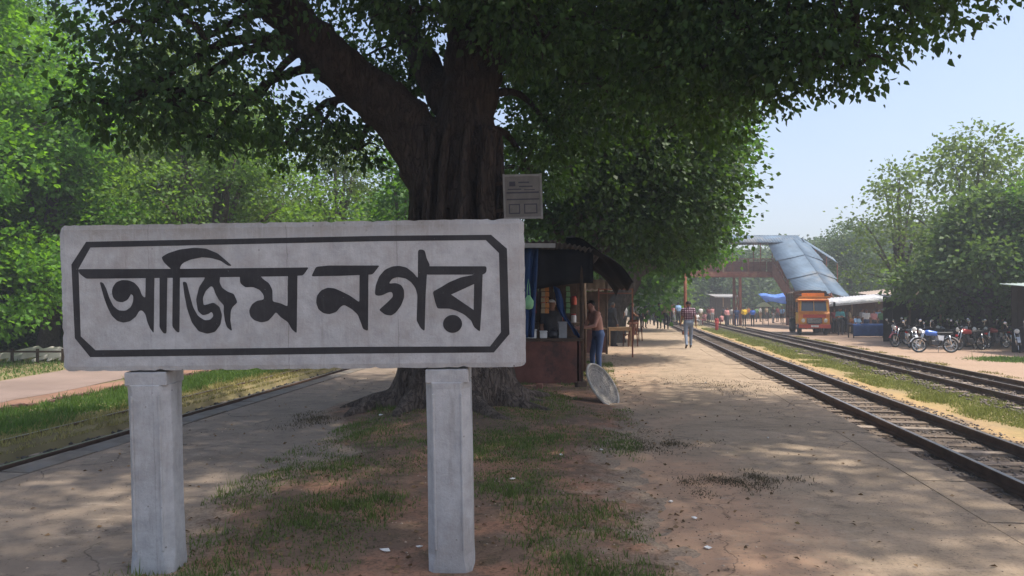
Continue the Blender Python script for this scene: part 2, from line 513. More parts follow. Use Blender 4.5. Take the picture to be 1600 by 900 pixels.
M_GROUND = ground_mat(); M_PAVE = paving_mat(); M_SOIL = soil_mat(); M_WHITE = whitewash_mat(); M_PLAID = plaid_mat()
def ink_mat():
    m, nt, out = nodes_of('black_sign_paint')
    tc = N(nt, 'ShaderNodeTexCoord').outputs['Object']
    a = noise(nt, tc, 22, 6, 0.7); b = noise(nt, tc, 5, 6, 0.7); f = noise(nt, tc, 90, 4, 0.7)
    mp = N(nt, 'ShaderNodeMapping'); mp.inputs['Scale'].default_value = (40, 40, 6); L(nt, tc, mp.inputs[0])
    br = noise(nt, mp.outputs[0], 1.5, 4, 0.6)
    colr = ramp(nt, b, [(0.3, (0.013, 0.013, 0.016)), (0.7, (0.034, 0.034, 0.038))])
    colr = mixc(nt, framp(nt, br, 0.5, 0.75, 0, 0.4), colr, (0.05, 0.05, 0.055))
    chip = math_(nt, 'MULTIPLY', framp(nt, f, 0.62, 0.68), framp(nt, a, 0.55, 0.65))
    colr = mixc(nt, math_(nt, 'MULTIPLY', chip, 0.7), colr, (0.33, 0.33, 0.335))
    bsdf(nt, out, colr, 0.65, 0, bump(nt, f, 0.2, 0.004), 0.3)
    return m
M_INK = ink_mat()
M_CONC = mat('old_concrete', (0.20, 0.19, 0.175), 0.92, scale=5, var=0.35, bmp=0.4, dirt=(0.09, 0.08, 0.07))
M_COPE = mat('coping_stone', (0.36, 0.285, 0.20), 0.92, scale=3, var=0.35, bmp=0.4, dirt=(0.22, 0.165, 0.12))
M_KERB = mat('blackened_kerb', (0.17, 0.145, 0.12), 0.92, scale=3, var=0.4, bmp=0.4, dirt=(0.16, 0.15, 0.14))
M_RAIL = mat('rusty_rail_steel', (0.10, 0.062, 0.045), 0.75, metal=0.05, scale=5, var=0.35, bmp=0.2)
M_RAILTOP = mat('polished_rail_head', (0.30, 0.27, 0.25), 0.35, metal=0.8, scale=5, var=0.2, bmp=0.0)
def sleeper_mat():
    m, nt, out = nodes_of('weathered_sleeper')
    tc = N(nt, 'ShaderNodeTexCoord').outputs['Object']; rd = N(nt, 'ShaderNodeObjectInfo').outputs['Random']
    pos = N(nt, 'ShaderNodeNewGeometry').outputs['Position']
    mp = N(nt, 'ShaderNodeMapping'); mp.inputs['Scale'].default_value = (1.5, 14, 14); L(nt, tc, mp.inputs[0])
    g = noise(nt, mp.outputs[0], 2.0, 7, 0.7); d = noise(nt, pos, 3.5, 7, 0.75)
    colr = ramp(nt, rd, [(0.0, (0.15, 0.115, 0.09)), (0.5, (0.25, 0.20, 0.16)), (1.0, (0.35, 0.29, 0.24))])
    colr = mixc(nt, framp(nt, g, 0.45, 0.7, 0, 0.6), colr, (0.10, 0.075, 0.06))
    colr = mixc(nt, framp(nt, d, 0.47, 0.6, 0, 0.85), colr, (0.15, 0.12, 0.095))
    bsdf(nt, out, colr, 0.93, 0, bump(nt, g, 0.6, 0.015), 0.15)
    return m
M_SLEEPER = sleeper_mat()
M_SLEEPER_PLAIN = mat('plain_sleeper', (0.32, 0.265, 0.22), 0.93, scale=5, var=0.35, bmp=0.5, dirt=(0.19, 0.15, 0.12))
M_STONE = mat('ballast_stone', (0.13, 0.11, 0.098), 0.9, scale=1.5, var=0.6, bmp=0.3)
M_BARK = bark_mat('fig_bark', (0.058, 0.043, 0.035), 1.0, (0.20, 0.155, 0.125))
M_BARK2 = bark_mat('grey_bark', (0.13, 0.11, 0.09), 1.4)
M_LEAF = leaf_mat('fig_leaf', (0.034, 0.066, 0.022), (0.09, 0.18, 0.016), 0.3, 0.62)
M_LEAF_MID = leaf_mat('dense_leaf', (0.044, 0.105, 0.02), (0.13, 0.29, 0.016), 0.42, 0.45)
M_LEAF_BRIGHT = leaf_mat('bright_leaf', (0.06, 0.14, 0.02), (0.2, 0.42, 0.018), 0.43, 0.62)
M_LEAF_SOFT = leaf_mat('soft_leaf', (0.062, 0.105, 0.036), (0.13, 0.22, 0.035), 0.4, 0.5)
M_LEAF_OLIVE = leaf_mat('olive_leaf', (0.08, 0.125, 0.036), (0.18, 0.27, 0.035), 0.42)
M_LEAF_YELLOW = leaf_mat('pale_leaf', (0.068, 0.13, 0.026), (0.19, 0.33, 0.03), 0.43, 0.62)
M_LEAF_FAR = leaf_mat('far_leaf', (0.06, 0.10, 0.042), (0.10, 0.17, 0.04), 0.35)
M_GRASS_DARK = leaf_mat('shade_grass', (0.085, 0.115, 0.03), (0.12, 0.18, 0.025), 0.3, 0.6, dry=(0.26, 0.18, 0.08))
M_GRASS = leaf_mat('verge_grass', (0.075, 0.135, 0.028), (0.14, 0.24, 0.03), 0.35, 0.4, dry=(0.26, 0.21, 0.07))
M_GRASS_DRY = leaf_mat('dry_grass', (0.25, 0.225, 0.085), (0.3, 0.26, 0.08), 0.3, 0.4, dry=(0.34, 0.25, 0.10))
M_GRASS_MID = leaf_mat('mid_grass', (0.19, 0.205, 0.06), (0.24, 0.27, 0.06), 0.3, 0.45, dry=(0.36, 0.28, 0.12))
M_LITTER = leaf_mat('fallen_leaf', (0.16, 0.10, 0.05), (0.10, 0.06, 0.02), 0.1, 0.6, dry=(0.34, 0.26, 0.10))
M_PAPER = mat('litter_paper', (0.72, 0.71, 0.68), 0.8, scale=30, var=0.1, bmp=0.0)
M_WOOD = mat('dark_wood', (0.075, 0.05, 0.035), 0.85, scale=7, var=0.4, bmp=0.3)
M_WOODRED = mat('red_brown_board', (0.15, 0.062, 0.045), 0.75, scale=3, var=0.35, bmp=0.2, dirt=(0.06, 0.035, 0.03))
M_WOODPALE = mat('pale_wood', (0.34, 0.23, 0.13), 0.85, scale=6, var=0.3, bmp=0.3)
M_TIN = tin_mat('grey_tin', (0.36, 0.36, 0.36), 0.3)
M_TINBLUE = mat('bluish_tin', (0.115, 0.165, 0.225), 0.75, scale=0.9, var=0.3, bmp=0.2, spec=0.2, dirt=(0.19, 0.20, 0.21))
M_TINWHITE = tin_mat('bright_tin', (0.62, 0.62, 0.62), 0.1)
M_TINDARK = tin_mat('sooty_tin', (0.13, 0.125, 0.12), 0.3)
M_TARPBLUE = mat('blue_tarpaulin', (0.022, 0.055, 0.15), 0.7, scale=3, var=0.35, bmp=0.3)
M_TARPBRIGHT = mat('bright_blue_tarpaulin', (0.10, 0.22, 0.62), 0.5, scale=3, var=0.25, bmp=0.3)
M_TARPBLACK = mat('black_tarpaulin', (0.012, 0.012, 0.014), 0.85, scale=3, var=0.4, bmp=0.3)
M_YELLOWCLOTH = mat('pale_yellow_cloth', (0.60, 0.60, 0.32), 0.8, scale=4, var=0.2, bmp=0.1)
M_REDPAINT = mat('red_brown_steel', (0.22, 0.075, 0.045), 0.7, scale=3, var=0.3, bmp=0.1, dirt=(0.30, 0.17, 0.10))
M_BRICK = mat('brick_red_wall', (0.24, 0.11, 0.075), 0.9, scale=2, var=0.35, bmp=0.2)
M_ORANGE = mat('orange_truck_paint', (0.74, 0.26, 0.03), 0.45, scale=4, var=0.15, bmp=0.0, spec=0.5, dirt=(0.55, 0.22, 0.05))
M_YELLOW = mat('yellow_truck_paint', (0.75, 0.42, 0.05), 0.45, scale=4, var=0.15, bmp=0.0, spec=0.5)
M_REDTRUCK = mat('red_truck_paint', (0.50, 0.06, 0.03), 0.45, scale=4, var=0.15, bmp=0.0, spec=0.5)
M_BLACK = mat('black_rubber', (0.02, 0.02, 0.02), 0.8, scale=20, var=0.3, bmp=0.1)
M_DARKSTEEL = mat('dark_steel', (0.06, 0.06, 0.065), 0.45, metal=0.7, scale=10, var=0.2, bmp=0.0)
M_CHROME = mat('chrome', (0.65, 0.65, 0.66), 0.2, metal=1.0, scale=10, var=0.1, bmp=0.0)
M_GLASS = mat('dark_glass', (0.03, 0.04, 0.05), 0.08, scale=2, var=0.2, bmp=0.0, spec=0.8)
M_LAMP = mat('lamp_lens', (0.75, 0.75, 0.72), 0.15, scale=10, var=0.05, bmp=0.0, spec=0.7)
M_SEATBLACK = mat('black_vinyl', (0.025, 0.025, 0.027), 0.5, scale=10, var=0.2, bmp=0.1)
M_WICKER = mat('bleached_cane', (0.36, 0.33, 0.29), 0.85, scale=9, var=0.3, bmp=0.3)
M_NOTICE = mat('faded_notice', (0.15, 0.135, 0.12), 0.8, scale=6, var=0.2, bmp=0.1)
M_NOTICEDARK = mat('notice_print', (0.055, 0.05, 0.06), 0.8, scale=6, var=0.2, bmp=0.0)
M_NOTICEPALE = mat('notice_pale', (0.22, 0.205, 0.19), 0.8, scale=6, var=0.2, bmp=0.0)
def cloth(name, c): return mat('cloth_' + name, c, 0.9, scale=5, var=0.22, bmp=0.1)
SKIN = mat('brown_skin', (0.22, 0.115, 0.075), 0.6, scale=8, var=0.12, bmp=0.0)
SKINP = mat('bare_back_skin', (0.33, 0.175, 0.135), 0.55, scale=8, var=0.12, bmp=0.0)
HAIR = mat('black_hair', (0.012, 0.011, 0.011), 0.6, scale=20, var=0.3, bmp=0.2)

# ------------------------------------------------------------------ ground, platform, bank, paths
G0 = -0.47
mb = MB()
mb.add([(-300, -120, G0), (320, -120, G0), (320, 420, G0), (-300, 420, G0)], [(0, 1, 2, 3)])
tag(mb.build('ground', M_GROUND), kind='structure')

PL, PR = 5.44, 3.05          # platform half widths (lateral lines of the two edges)
Y0, Y1 = -8.0, 95.0
COPE = 0.41
mb = MB()
def plat_x(side, y, inset=0.0):
    return xl(PL - inset, y) if side < 0 else xr(PR - inset, y)
a0, a1 = plat_x(-1, Y0, 0.3), plat_x(-1, Y1, 0.3); b0, b1 = plat_x(1, Y0, COPE), plat_x(1, Y1, COPE)
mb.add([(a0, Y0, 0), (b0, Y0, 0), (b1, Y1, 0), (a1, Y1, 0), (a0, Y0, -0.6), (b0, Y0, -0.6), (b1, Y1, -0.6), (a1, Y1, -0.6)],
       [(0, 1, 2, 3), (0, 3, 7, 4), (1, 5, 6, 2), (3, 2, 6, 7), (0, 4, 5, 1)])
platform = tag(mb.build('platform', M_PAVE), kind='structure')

def slab_mesh(name, w, l, h, m, seed):
    rnd = random.Random(seed)
    mb = MB()
    mb.box((0, 0, -h / 2), (w, l, h), 0)
    mb.v = [(x + rnd.uniform(-.006, .006), y + rnd.uniform(-.006, .006), z + rnd.uniform(-.004, .004)) for x, y, z in mb.v]
    return mb.mesh(name, m)
rnd = random.Random(5)
slabs = [slab_mesh('coping_slab', COPE - 0.008, 1.27, 0.62, M_PAVE, k) for k in range(4)]
y = -1.0
while y < 62:
    l = 1.28
    yc = y + l / 2
    o = obj('coping_slab', rnd.choice(slabs), platform)
    o.location = ((xr(PR - COPE / 2, yc)), yc, rnd.uniform(-0.003, 0.006))
    o.rotation_euler.z = -math.atan(0.152) + rnd.uniform(-.004, .004)
    y += l
kerbs = [slab_mesh('kerb_stone', 0.3 - 0.01, 0.98, 0.62, M_KERB, 20 + k) for k in range(4)]
y = 1.0
while y < 55:
    yc = y + 0.5
    o = obj('kerb_stone', rnd.choice(kerbs), platform)
    o.location = (xl(PL - 0.15, yc), yc, rnd.uniform(0.004, 0.016))
    o.rotation_euler.z = -math.atan(0.085) + rnd.uniform(-.006, .006)
    y += 1.0

# earth strip down the middle of the island platform
def strip_edges(y):
    le = np.interp(y, [-3, 3, 5.2, 7.5, 10.5, 14, 20, 60], [-2.0, -2.2, -2.35, -2.35, -1.9, -1.6, -1.2, 2.2])
    re = np.interp(y, [-3, 3, 4.5, 6.5, 10, 14, 20, 60], [0.7, 0.75, 0.85, 1.1, 1.6, 1.9, 2.6, 6.2])
    return le, re
def soil_height(x, y):
    le, re = strip_edges(y)
    wob = (fnoise(x, y, 0.9, 3) - 0.5) * 1.0 + (fnoise(x, y, 5.0, 5) - 0.5) * 0.5
    m = np.minimum(x - le, re - x) + wob
    h = sstep(-0.3, 0.7, m) * 0.05 - 0.012
    h += (fnoise(x, y, 2.2, 8) - 0.5) * 0.035 * sstep(-0.1, 0.4, m)
    h += (fnoise(x, y, 9, 12) - 0.5) * 0.014
    # swell round the big trunk
    r = np.hypot(x + 0.76, y - 11.2)
    h += 0.10 * (1 - sstep(0.8, 2.6, r))
    return h
nx, ny = 110, 300
tx = np.linspace(0, 1, nx); yy = np.concatenate([np.linspace(2.5, 16, 240), np.linspace(16.3, 60, 60)])
YY, TX = np.meshgrid(yy, tx, indexing='ij')
le, re = strip_edges(YY)
XX = (le - 1.0) + (re - le + 2.0) * TX
ZZ = soil_height(XX, YY)
ZZ[:, 0] = -0.03; ZZ[:, -1] = -0.03; ZZ[0, :] = -0.03; ZZ[-1, :] = -0.03
idx = np.arange(nx * ny).reshape(ny, nx)
q = np.stack([idx[:-1, :-1], idx[:-1, 1:], idx[1:, 1:], idx[1:, :-1]], -1).reshape(-1, 4)
tag(obj('earth_strip', np_mesh('earth_strip', np.stack([XX, YY, ZZ], -1).reshape(-1, 3), quads=q, mats=[M_SOIL], smooth=True)), kind='structure')

# raised bank beyond the left-hand track
M_BANK = mat('bank_soil', (0.17, 0.145, 0.07), 0.95, scale=0.8, var=0.35, bmp=0.4, dirt=(0.24, 0.17, 0.09))
M_PATH = mat('pinkish_path', (0.235, 0.175, 0.15), 0.95, scale=0.5, var=0.2, bmp=0.3, dirt=(0.19, 0.13, 0.10))
M_REDEARTH = mat('red_earth', (0.25, 0.14, 0.095), 0.95, scale=1.0, var=0.3, bmp=0.4, dirt=(0.20, 0.13, 0.09))
BZ = -0.28
mb = MB()
rows = [(7.25, G0 - 0.05), (7.45, BZ - 0.02), (8.0, BZ), (60, BZ), (160, BZ)]
ys = [-20, 0, 10, 20, 40, 70, 120, 300]
vs_ = [(xl(l, y), y, z) for y in ys for l, z in rows]
fs = []
for j in range(len(ys) - 1):
    for i in range(len(rows) - 1):
        a = j * len(rows) + i
        fs.append((a + 1, a, a + len(rows), a + len(rows) + 1))
mb.add(vs_, fs)
tag(mb.build('grass_bank', M_BANK, smooth=True), kind='structure')
def ribbon(name, left, right, z, m):
    n = len(left); mb = MB()
    mb.add([(x, y, z) for x, y in left] + [(x, y, z) for x, y in right], [(i, n + i, n + i + 1, i + 1) for i in range(n - 1)])
    return tag(mb.build(name, m), kind='structure')
ysr = list(np.linspace(4, 60, 60))
wv = lambda y, s: 0.18 * (vnoise(np.array([y]), np.array([s]), 0.9, 4)[0] - 0.5)
ribbon('red_earth_margin', [(xl(11.0 + wv(y, 1), y), y) for y in ysr], [(xl(10.0 + wv(y, 2), y), y) for y in ysr], BZ + 0.006, M_REDEARTH)
def path_c(y): return np.interp(y, [4, 13, 16, 20, 24, 30, 45, 70], [-11.3, -11.0, -10.9, -11.1, -11.8, -13.4, -19, -30])
ribbon('path', [(path_c(y) - 1.35 + wv(y, 3), y) for y in ysr], [(path_c(y) + 1.35 + wv(y, 4), y) for y in ysr], BZ + 0.012, M_PATH)

# ------------------------------------------------------------------ railway tracks
RAIL_T = -0.30
prof = [(-.062, 0), (.062, 0), (.062, .012), (.012, .028), (.012, .088), (.034, .098), (.034, .126), (.028, .132), (-.028, .132), (-.034, .126), (-.034, .098), (-.012, .088), (-.012, .028), (-.062, .012)]
def rail(parent, xf, y0, y1, top, n=14):
    mb = MB(); k = len(prof)
    ys = np.linspace(y0, y1, n)
    for y in ys:
        for px, pz in prof: mb.v.append((xf(y) + px, y, top - 0.132 + pz))
    for i in range(n - 1):
        for j in range(k):
            j2 = (j + 1) % k
            mb.f.append((i * k + j, i * k + j2, (i + 1) * k + j2, (i + 1) * k + j)); mb.m.append(1 if j == 7 else 0)
    mb.f.append(tuple(range(k))); mb.m.append(0)
    mb.f.append(tuple(reversed(range((n - 1) * k, n * k)))); mb.m.append(0)
    return mb.build('rail', [M_RAIL, M_RAILTOP], parent)
def sleeper_mesh(l, seed):
    r = random.Random(seed); mb = MB()
    mb.box((0, 0, -0.07), (l, 0.23, 0.14), 0, taper=0.97)
    mb.v = [(x + r.uniform(-.03, .03), y + r.uniform(-.015, .015), z + r.uniform(-.008, .008)) for x, y, z in mb.v]
    return mb.mesh('sleeper', M_SLEEPER)
def chair_plates(parent, xfs, ys, top):
    pass
S_NEAR, S_FAR = 4.22, 5.27
track = thing('railway_track', 'near metre gauge track with rusty rails and pale worn sleepers beside the platform', 'railway track')
rail(track, lambda y: xr(S_NEAR, y), -4, 170, RAIL_T)
rail(track, lambda y: xr(S_FAR, y), -4, 170, RAIL_T)
slm = [sleeper_mesh(1.85, k) for k in range(6)]
rnd = random.Random(11)
y = 3.0
while y < 75:
    o = obj('sleeper', rnd.choice(slm), track)
    o.location = (xr((S_NEAR + S_FAR) / 2, y) + rnd.uniform(-.05, .05), y, RAIL_T - 0.134 + rnd.uniform(-.026, 0.0))
    o.rotation_euler.z = -math.atan(0.152) + rnd.uniform(-.05, .05)
    y += rnd.uniform(0.60, 0.70)
track2 = thing('railway_track', 'three-rail track across the dry grass, in front of the orange truck', 'railway track')
SA, SB, SC = 8.05, 9.02, 9.82
for s in (SA, SB): rail(track2, lambda y, s=s: xr(s, y), 4, 170, RAIL_T)
rail(track2, lambda y: xr(SC, y), 4, 60, RAIL_T - 0.02)
slm2 = [sleeper_mesh(2.0, 30 + k) for k in range(6)]
y = 9.0
while y < 75:
    o = obj('sleeper', rnd.choice(slm2), track2)
    o.location = (xr(SA + 0.55, y) + rnd.uniform(-.08, .08), y, RAIL_T - 0.134 + rnd.uniform(-.012, 0.0))
    o.rotation_euler.z = -math.atan(0.152) + rnd.uniform(-.04, .04)
    y += rnd.uniform(0.62, 0.72)
track3 = thing('railway_track', 'overgrown track in the sunken bed left of the platform, below the grass bank', 'railway track')
rail(track3, lambda y: xl(6.72, y), 2, 120, RAIL_T)
rail(track3, lambda y: xl(7.77, y), 2, 120, BZ + 0.03)
y = 4.0
while y < 40:
    o = obj('sleeper', rnd.choice(slm), track3)
    o.location = (xl(6.95, y) + rnd.uniform(-.05, .05), y, RAIL_T - 0.134 + rnd.uniform(-.012, 0.0))
    o.rotation_euler.z = -math.atan(0.085) + rnd.uniform(-.03, .03); o.scale.x = 0.62
    y += rnd.uniform(0.62, 0.72)

def stones(name, n, sf, smin, smax, seed, m):
    rs = np.random.RandomState(seed)
    x, y, z = sf(rs, n)
    n = len(x)
    size = rs.uniform(smin, smax, n)
    base = np.array([[1, 0, 0], [-1, 0, 0], [0, 1, 0], [0, -1, 0], [0, 0, .7], [0, 0, -.7]])
    V = base[None] * (1 + rs.uniform(-.35, .35, (n, 6, 3)))
    a = rs.uniform(0, 6.28, n); ca, sa = np.cos(a), np.sin(a)
    X = V[..., 0] * ca[:, None] - V[..., 1] * sa[:, None]; Y = V[..., 0] * sa[:, None] + V[..., 1] * ca[:, None]
    V = np.stack([X, Y, V[..., 2]], -1) * size[:, None, None] + np.stack([x, y, z], -1)[:, None]
    F = np.array([[0, 2, 4], [2, 1, 4], [1, 3, 4], [3, 0, 4], [2, 0, 5], [1, 2, 5], [3, 1, 5], [0, 3, 5]])
    F = (F[None] + (np.arange(n) * 6)[:, None, None]).reshape(-1, 3)
    return tag(obj(name, np_mesh(name, V.reshape(-1, 3), tris=F, mats=[m])), kind='stuff')
def ballast1(rs, n):
    y = 4 + 66 * rs.rand(n) ** 2.0
    s = rs.uniform(3.2, 6.0, n)
    keep = rs.rand(n) < np.where((s > 4.3) & (s < 5.2), 0.9, 0.75)
    y, s = y[keep], s[keep]
    return xr(s, y), y, np.full(len(y), G0) + rs.uniform(-.005, .012, len(y))
b1 = stones('ballast', 20000, ballast1, 0.012, 0.036, 1, M_STONE)
b1['label'] = 'broken stone ballast bedding the near track'; b1['category'] = 'ballast'
def ballast2(rs, n):
    y = 9 + 60 * rs.rand(n) ** 1.6; s = rs.uniform(7.3, 10.1, n)
    return xr(s, y), y, np.full(n, G0 + 0.01) + rs.uniform(0, .03, n)
b2 = stones('ballast', 7000, ballast2, 0.02, 0.05, 2, M_STONE)
b2['label'] = 'scattered ballast along the three-rail track'; b2['category'] = 'ballast'
def ballast3(rs, n):
    y = 3 + 40 * rs.rand(n) ** 1.6; l = rs.uniform(5.5, 7.35, n)
    return xl(l, y), y, np.full(n, G0 + 0.01) + rs.uniform(0, .03, n)
b3 = stones('ballast', 5000, ballast3, 0.02, 0.05, 3, mat('dark_stone', (0.06, 0.055, 0.05), 0.9, scale=2, var=0.5, bmp=0.2))  # darker stone than in the other track beds
b3['label'] = 'dark ballast in the sunken left track bed'; b3['category'] = 'ballast'

# brick edging half sunk along the red earth
edging = thing('brick_edging', 'line of half sunk old bricks between grass and red earth path', 'edging')
mbk = MB(); mbk.box((0, 0, 0), (0.11, 0.24, 0.10), 0, taper=0.95); bme = mbk.mesh('brick', mat('sooty_brick', (0.12, 0.07, 0.055), 0.9, scale=8, var=0.4, bmp=0.3))
y = 9.0
while y < 24:
    if rnd.random() < 0.75:
        o = obj('brick', bme, edging)
        o.location = (xl(9.98 + rnd.uniform(-.04, .04), y), y, BZ + rnd.uniform(-.01, .03))
        o.rotation_euler = (rnd.uniform(-.1, .1), rnd.uniform(-.1, .1), rnd.uniform(-.25, .1))
    y += 0.27

# ------------------------------------------------------------------ station name sign
SIGN_O = Vector((-1.27264, 4.30, 1.21646)); SW, SH = 2.709, 0.855
SROT = Euler((0, 0, 0))
def _rot(rx, ry, rz): return Matrix.Rotation(rz, 3, 'Z') @ Matrix.Rotation(rx, 3, 'X') @ Matrix.Rotation(ry, 3, 'Y')
SM = _rot(0.0496, -0.01229, -0.02722)
sign_base = SIGN_O + SM @ Vector((0, 0.10, -SIGN_O.z - 0.0))
sign = thing('station_sign', 'whitewashed concrete station name board with black Bengali lettering on two posts', 'sign')
sign.matrix_world = Matrix.Translation(sign_base) @ SM.to_4x4()
sign.rotation_mode = 'XYZ'
BZ0 = SIGN_O.z            # local height of the board's lower edge; local y of front face = -0.10
BT = 0.13                 # board thickness
def grid_board():
    """front face and rim as a fine grid with chipped, slightly uneven edges"""
    bm = bmesh.new()
    nxb, nzb = 90, 30
    vt = {}
    rs = np.random.RandomState(4)
    for side in (0, 1):
        for i in range(nxb + 1):
            for j in range(nzb + 1):
                x = -SW / 2 + SW * i / nxb; z = SH * j / nzb
                edge = i in (0, nxb) or j in (0, nzb)
                dx = dz = 0
                if edge:
                    k = abs(rs.normal(0, 0.0022))
                    if rs.rand() < 0.10: k += rs.uniform(0.003, 0.011)
                    if i in (0, nxb) and j in (0, nzb): k += 0.012
                    if i == 0: dx = k
                    if i == nxb: dx = -k
                    if j == 0: dz = k
                    if j == nzb: dz = -k
                y = -0.10 if side == 0 else -0.10 + BT
                if edge: y += 0.006 if side == 0 else -0.006
                vt[side, i, j] = bm.verts.new((x + dx, y, BZ0 + z + dz))
    for i in range(nxb):
        for j in range(nzb):
            bm.faces.new((vt[0, i, j], vt[0, i + 1, j], vt[0, i + 1, j + 1], vt[0, i, j + 1]))
            bm.faces.new((vt[1, i, j + 1], vt[1, i + 1, j + 1], vt[1, i + 1, j], vt[1, i, j]))
    for i in range(nxb):
        bm.faces.new((vt[0, i, 0], vt[1, i, 0], vt[1, i + 1, 0], vt[0, i + 1, 0]))
        bm.faces.new((vt[0, i + 1, nzb], vt[1, i + 1, nzb], vt[1, i, nzb], vt[0, i, nzb]))
    for j in range(nzb):
        bm.faces.new((vt[0, 0, j + 1], vt[1, 0, j + 1], vt[1, 0, j], vt[0, 0, j]))
        bm.faces.new((vt[0, nxb, j], vt[1, nxb, j], vt[1, nxb, j + 1], vt[0, nxb, j + 1]))
    me = bpy.data.meshes.new('board'); bm.to_mesh(me); bm.free()
    me.materials.append(M_WHITE)
    return me
board = obj('board', grid_board(), sign)

# the lettering, drawn on the flat board (outline coordinates are mapped onto the board's own plane)
corners = [(90.5, 352.5), (818.6, 340.5), (822.5, 574.5), (100, 580)]
rect = [(-SW / 2, SH), (SW / 2, SH), (SW / 2, 0), (-SW / 2, 0)]
A = []; bvec = []
for (u, v), (x, z) in zip(corners, rect):
    A.append([u, v, 1, 0, 0, 0, -x * u, -x * v]); bvec.append(x)
    A.append([0, 0, 0, u, v, 1, -z * u, -z * v]); bvec.append(z)
Hm = np.append(np.linalg.solve(np.array(A), np.array(bvec)), 1).reshape(3, 3)
def to_board(p, zone):
    u = (80 if zone == 1 else 440) + 0.30 * p[0]; v = 330 + 0.30 * p[1]
    w = Hm @ np.array([u, v, 1.0])
    return (w[0] / w[2], w[1] / w[2])
def chaikin(pts, maxcut=0.006):
    out = []
    n = len(pts)
    for i in range(n):
        a = Vector(pts[i]); b = Vector(pts[(i + 1) % n])
        d = (b - a); l = d.length
        if l < 1e-6: continue
        c = min(0.25 * l, maxcut)
        out.append(a + d / l * c); out.append(b - d / l * c)
    return [tuple(p) for p in out]
def painted(name, polys, parent, heights=0.0008):
    """each polygon: (zone-mapped outline, [holes]) laid as a thin coat of paint on the front face"""
    mb = MB(); h = heights
    for outer, holes in polys:
        loops = [[Vector((x, z, 0)) for x, z in outer]] + [[Vector((x, z, 0)) for x, z in hl] for hl in holes]
        tris = tessellate_polygon(loops)
        flat = [p for lp in loops for p in lp]
        n = len(flat)
        y = -0.10 - h
        vs_ = [(p.x, y, BZ0 + p.y) for p in flat] + [(p.x, -0.0995, BZ0 + p.y) for p in flat]
        fs = []
        for t in tris:
            a, b, c = (flat[i] for i in t)
            cr = (b.x - a.x) * (c.y - a.y) - (b.y - a.y) * (c.x - a.x)
            fs.append(tuple(t) if cr > 0 else tuple(reversed(t)))
        o = 0
        for lp in loops:
            m = len(lp)
            for i in range(m):
                j = (i + 1) % m
                fs.append((o + i, o + j, n + o + j, n + o + i))
            o += m
        mb.add(vs_, fs)
        h += 0.0007
    return mb.build(name, M_INK, parent)
def Z(zone, pts, smooth=True):
    q = [to_board(p, zone) for p in pts]
    return chaikin(chaikin(q)) if smooth else q
# border line with cut corners
outer = [to_board(p, z) for z, p in [(1, (178, 160)), (2, (500, 128)), (2, (1088, 122)), (2, (1172, 195)), (2, (1187, 642)), (2, (1105, 738)), (2, (400, 742)), (1, (205, 758)), (1, (125, 660)), (1, (103, 278))]]
inner = [to_board(p, z) for z, p in [(1, (200, 190)), (2, (500, 156)), (2, (1060, 150)), (2, (1130, 218)), (2, (1142, 632)), (2, (1085, 706)), (2, (400, 707)), (1, (232, 722)), (1, (155, 650)), (1, (140, 300))]]
painted('border_line', [(outer, [inner])], board)
painted('headline_bar', [(Z(1, [(138, 302), (700, 300), (1335, 293), (1305, 335), (1230, 339), (800, 345), (400, 350), (180, 352), (145, 326)]), [])], board, 0.0006)
g_a = [(250, 368), (262, 410), (275, 455), (292, 500), (315, 545), (345, 572), (375, 580), (410, 572), (440, 548), (455, 520), (470, 515), (488, 535), (498, 575), (512, 608), (532, 635), (533, 330), (488, 330), (487, 452), (470, 440), (455, 400), (430, 372), (400, 360), (365, 358), (335, 370), (318, 395), (313, 420), (320, 450), (340, 470), (368, 475), (395, 462), (408, 440), (412, 430), (425, 440), (424, 470), (412, 500), (385, 518), (350, 516), (322, 494), (300, 450), (285, 405), (268, 372)]
g_aa = [(560, 330), (600, 330), (598, 637), (582, 635), (562, 605)]
painted('letter', [(Z(1, g_a), []), (Z(1, g_aa), [])], board, 0.0013)
g_i = [(568, 240), (600, 220), (660, 200), (740, 190), (800, 195), (860, 220), (910, 262), (935, 285), (915, 285), (875, 258), (830, 245), (780, 240), (720, 252), (680, 270), (665, 290), (665, 632), (650, 628), (628, 600), (628, 310), (600, 285), (580, 265)]
g_ja = [(790, 330), (795, 350), (765, 395), (750, 460), (760, 520), (785, 543), (815, 535), (832, 522), (842, 545), (825, 565), (795, 568), (760, 545), (735, 500), (718, 440), (700, 370), (680, 366), (690, 440), (705, 510), (730, 580), (765, 625), (810, 638), (850, 628), (878, 590), (885, 540), (872, 498), (840, 475), (810, 485), (788, 490), (785, 450), (800, 415), (825, 390), (838, 395), (850, 430), (870, 465), (895, 490), (893, 520), (900, 570), (912, 605), (938, 625), (928, 570), (930, 520), (940, 498), (965, 475), (945, 430), (915, 420), (885, 400), (870, 370), (875, 330)]
painted('letter', [(Z(1, g_i), []), (Z(1, g_ja), [])], board, 0.0013)
g_ma = [(975, 330), (978, 375), (1005, 397), (1045, 395), (1080, 410), (1100, 435), (1103, 460), (1065, 467), (1040, 485), (1025, 517), (1032, 548), (1052, 568), (1090, 580), (1125, 572), (1150, 545), (1165, 525), (1190, 552), (1228, 578), (1248, 615), (1274, 637), (1276, 325), (1226, 325), (1226, 497), (1190, 480), (1147, 470), (1146, 410), (1128, 375), (1095, 352), (1078, 330)]
painted('letter', [(Z(1, g_ma), [])], board, 0.0013)
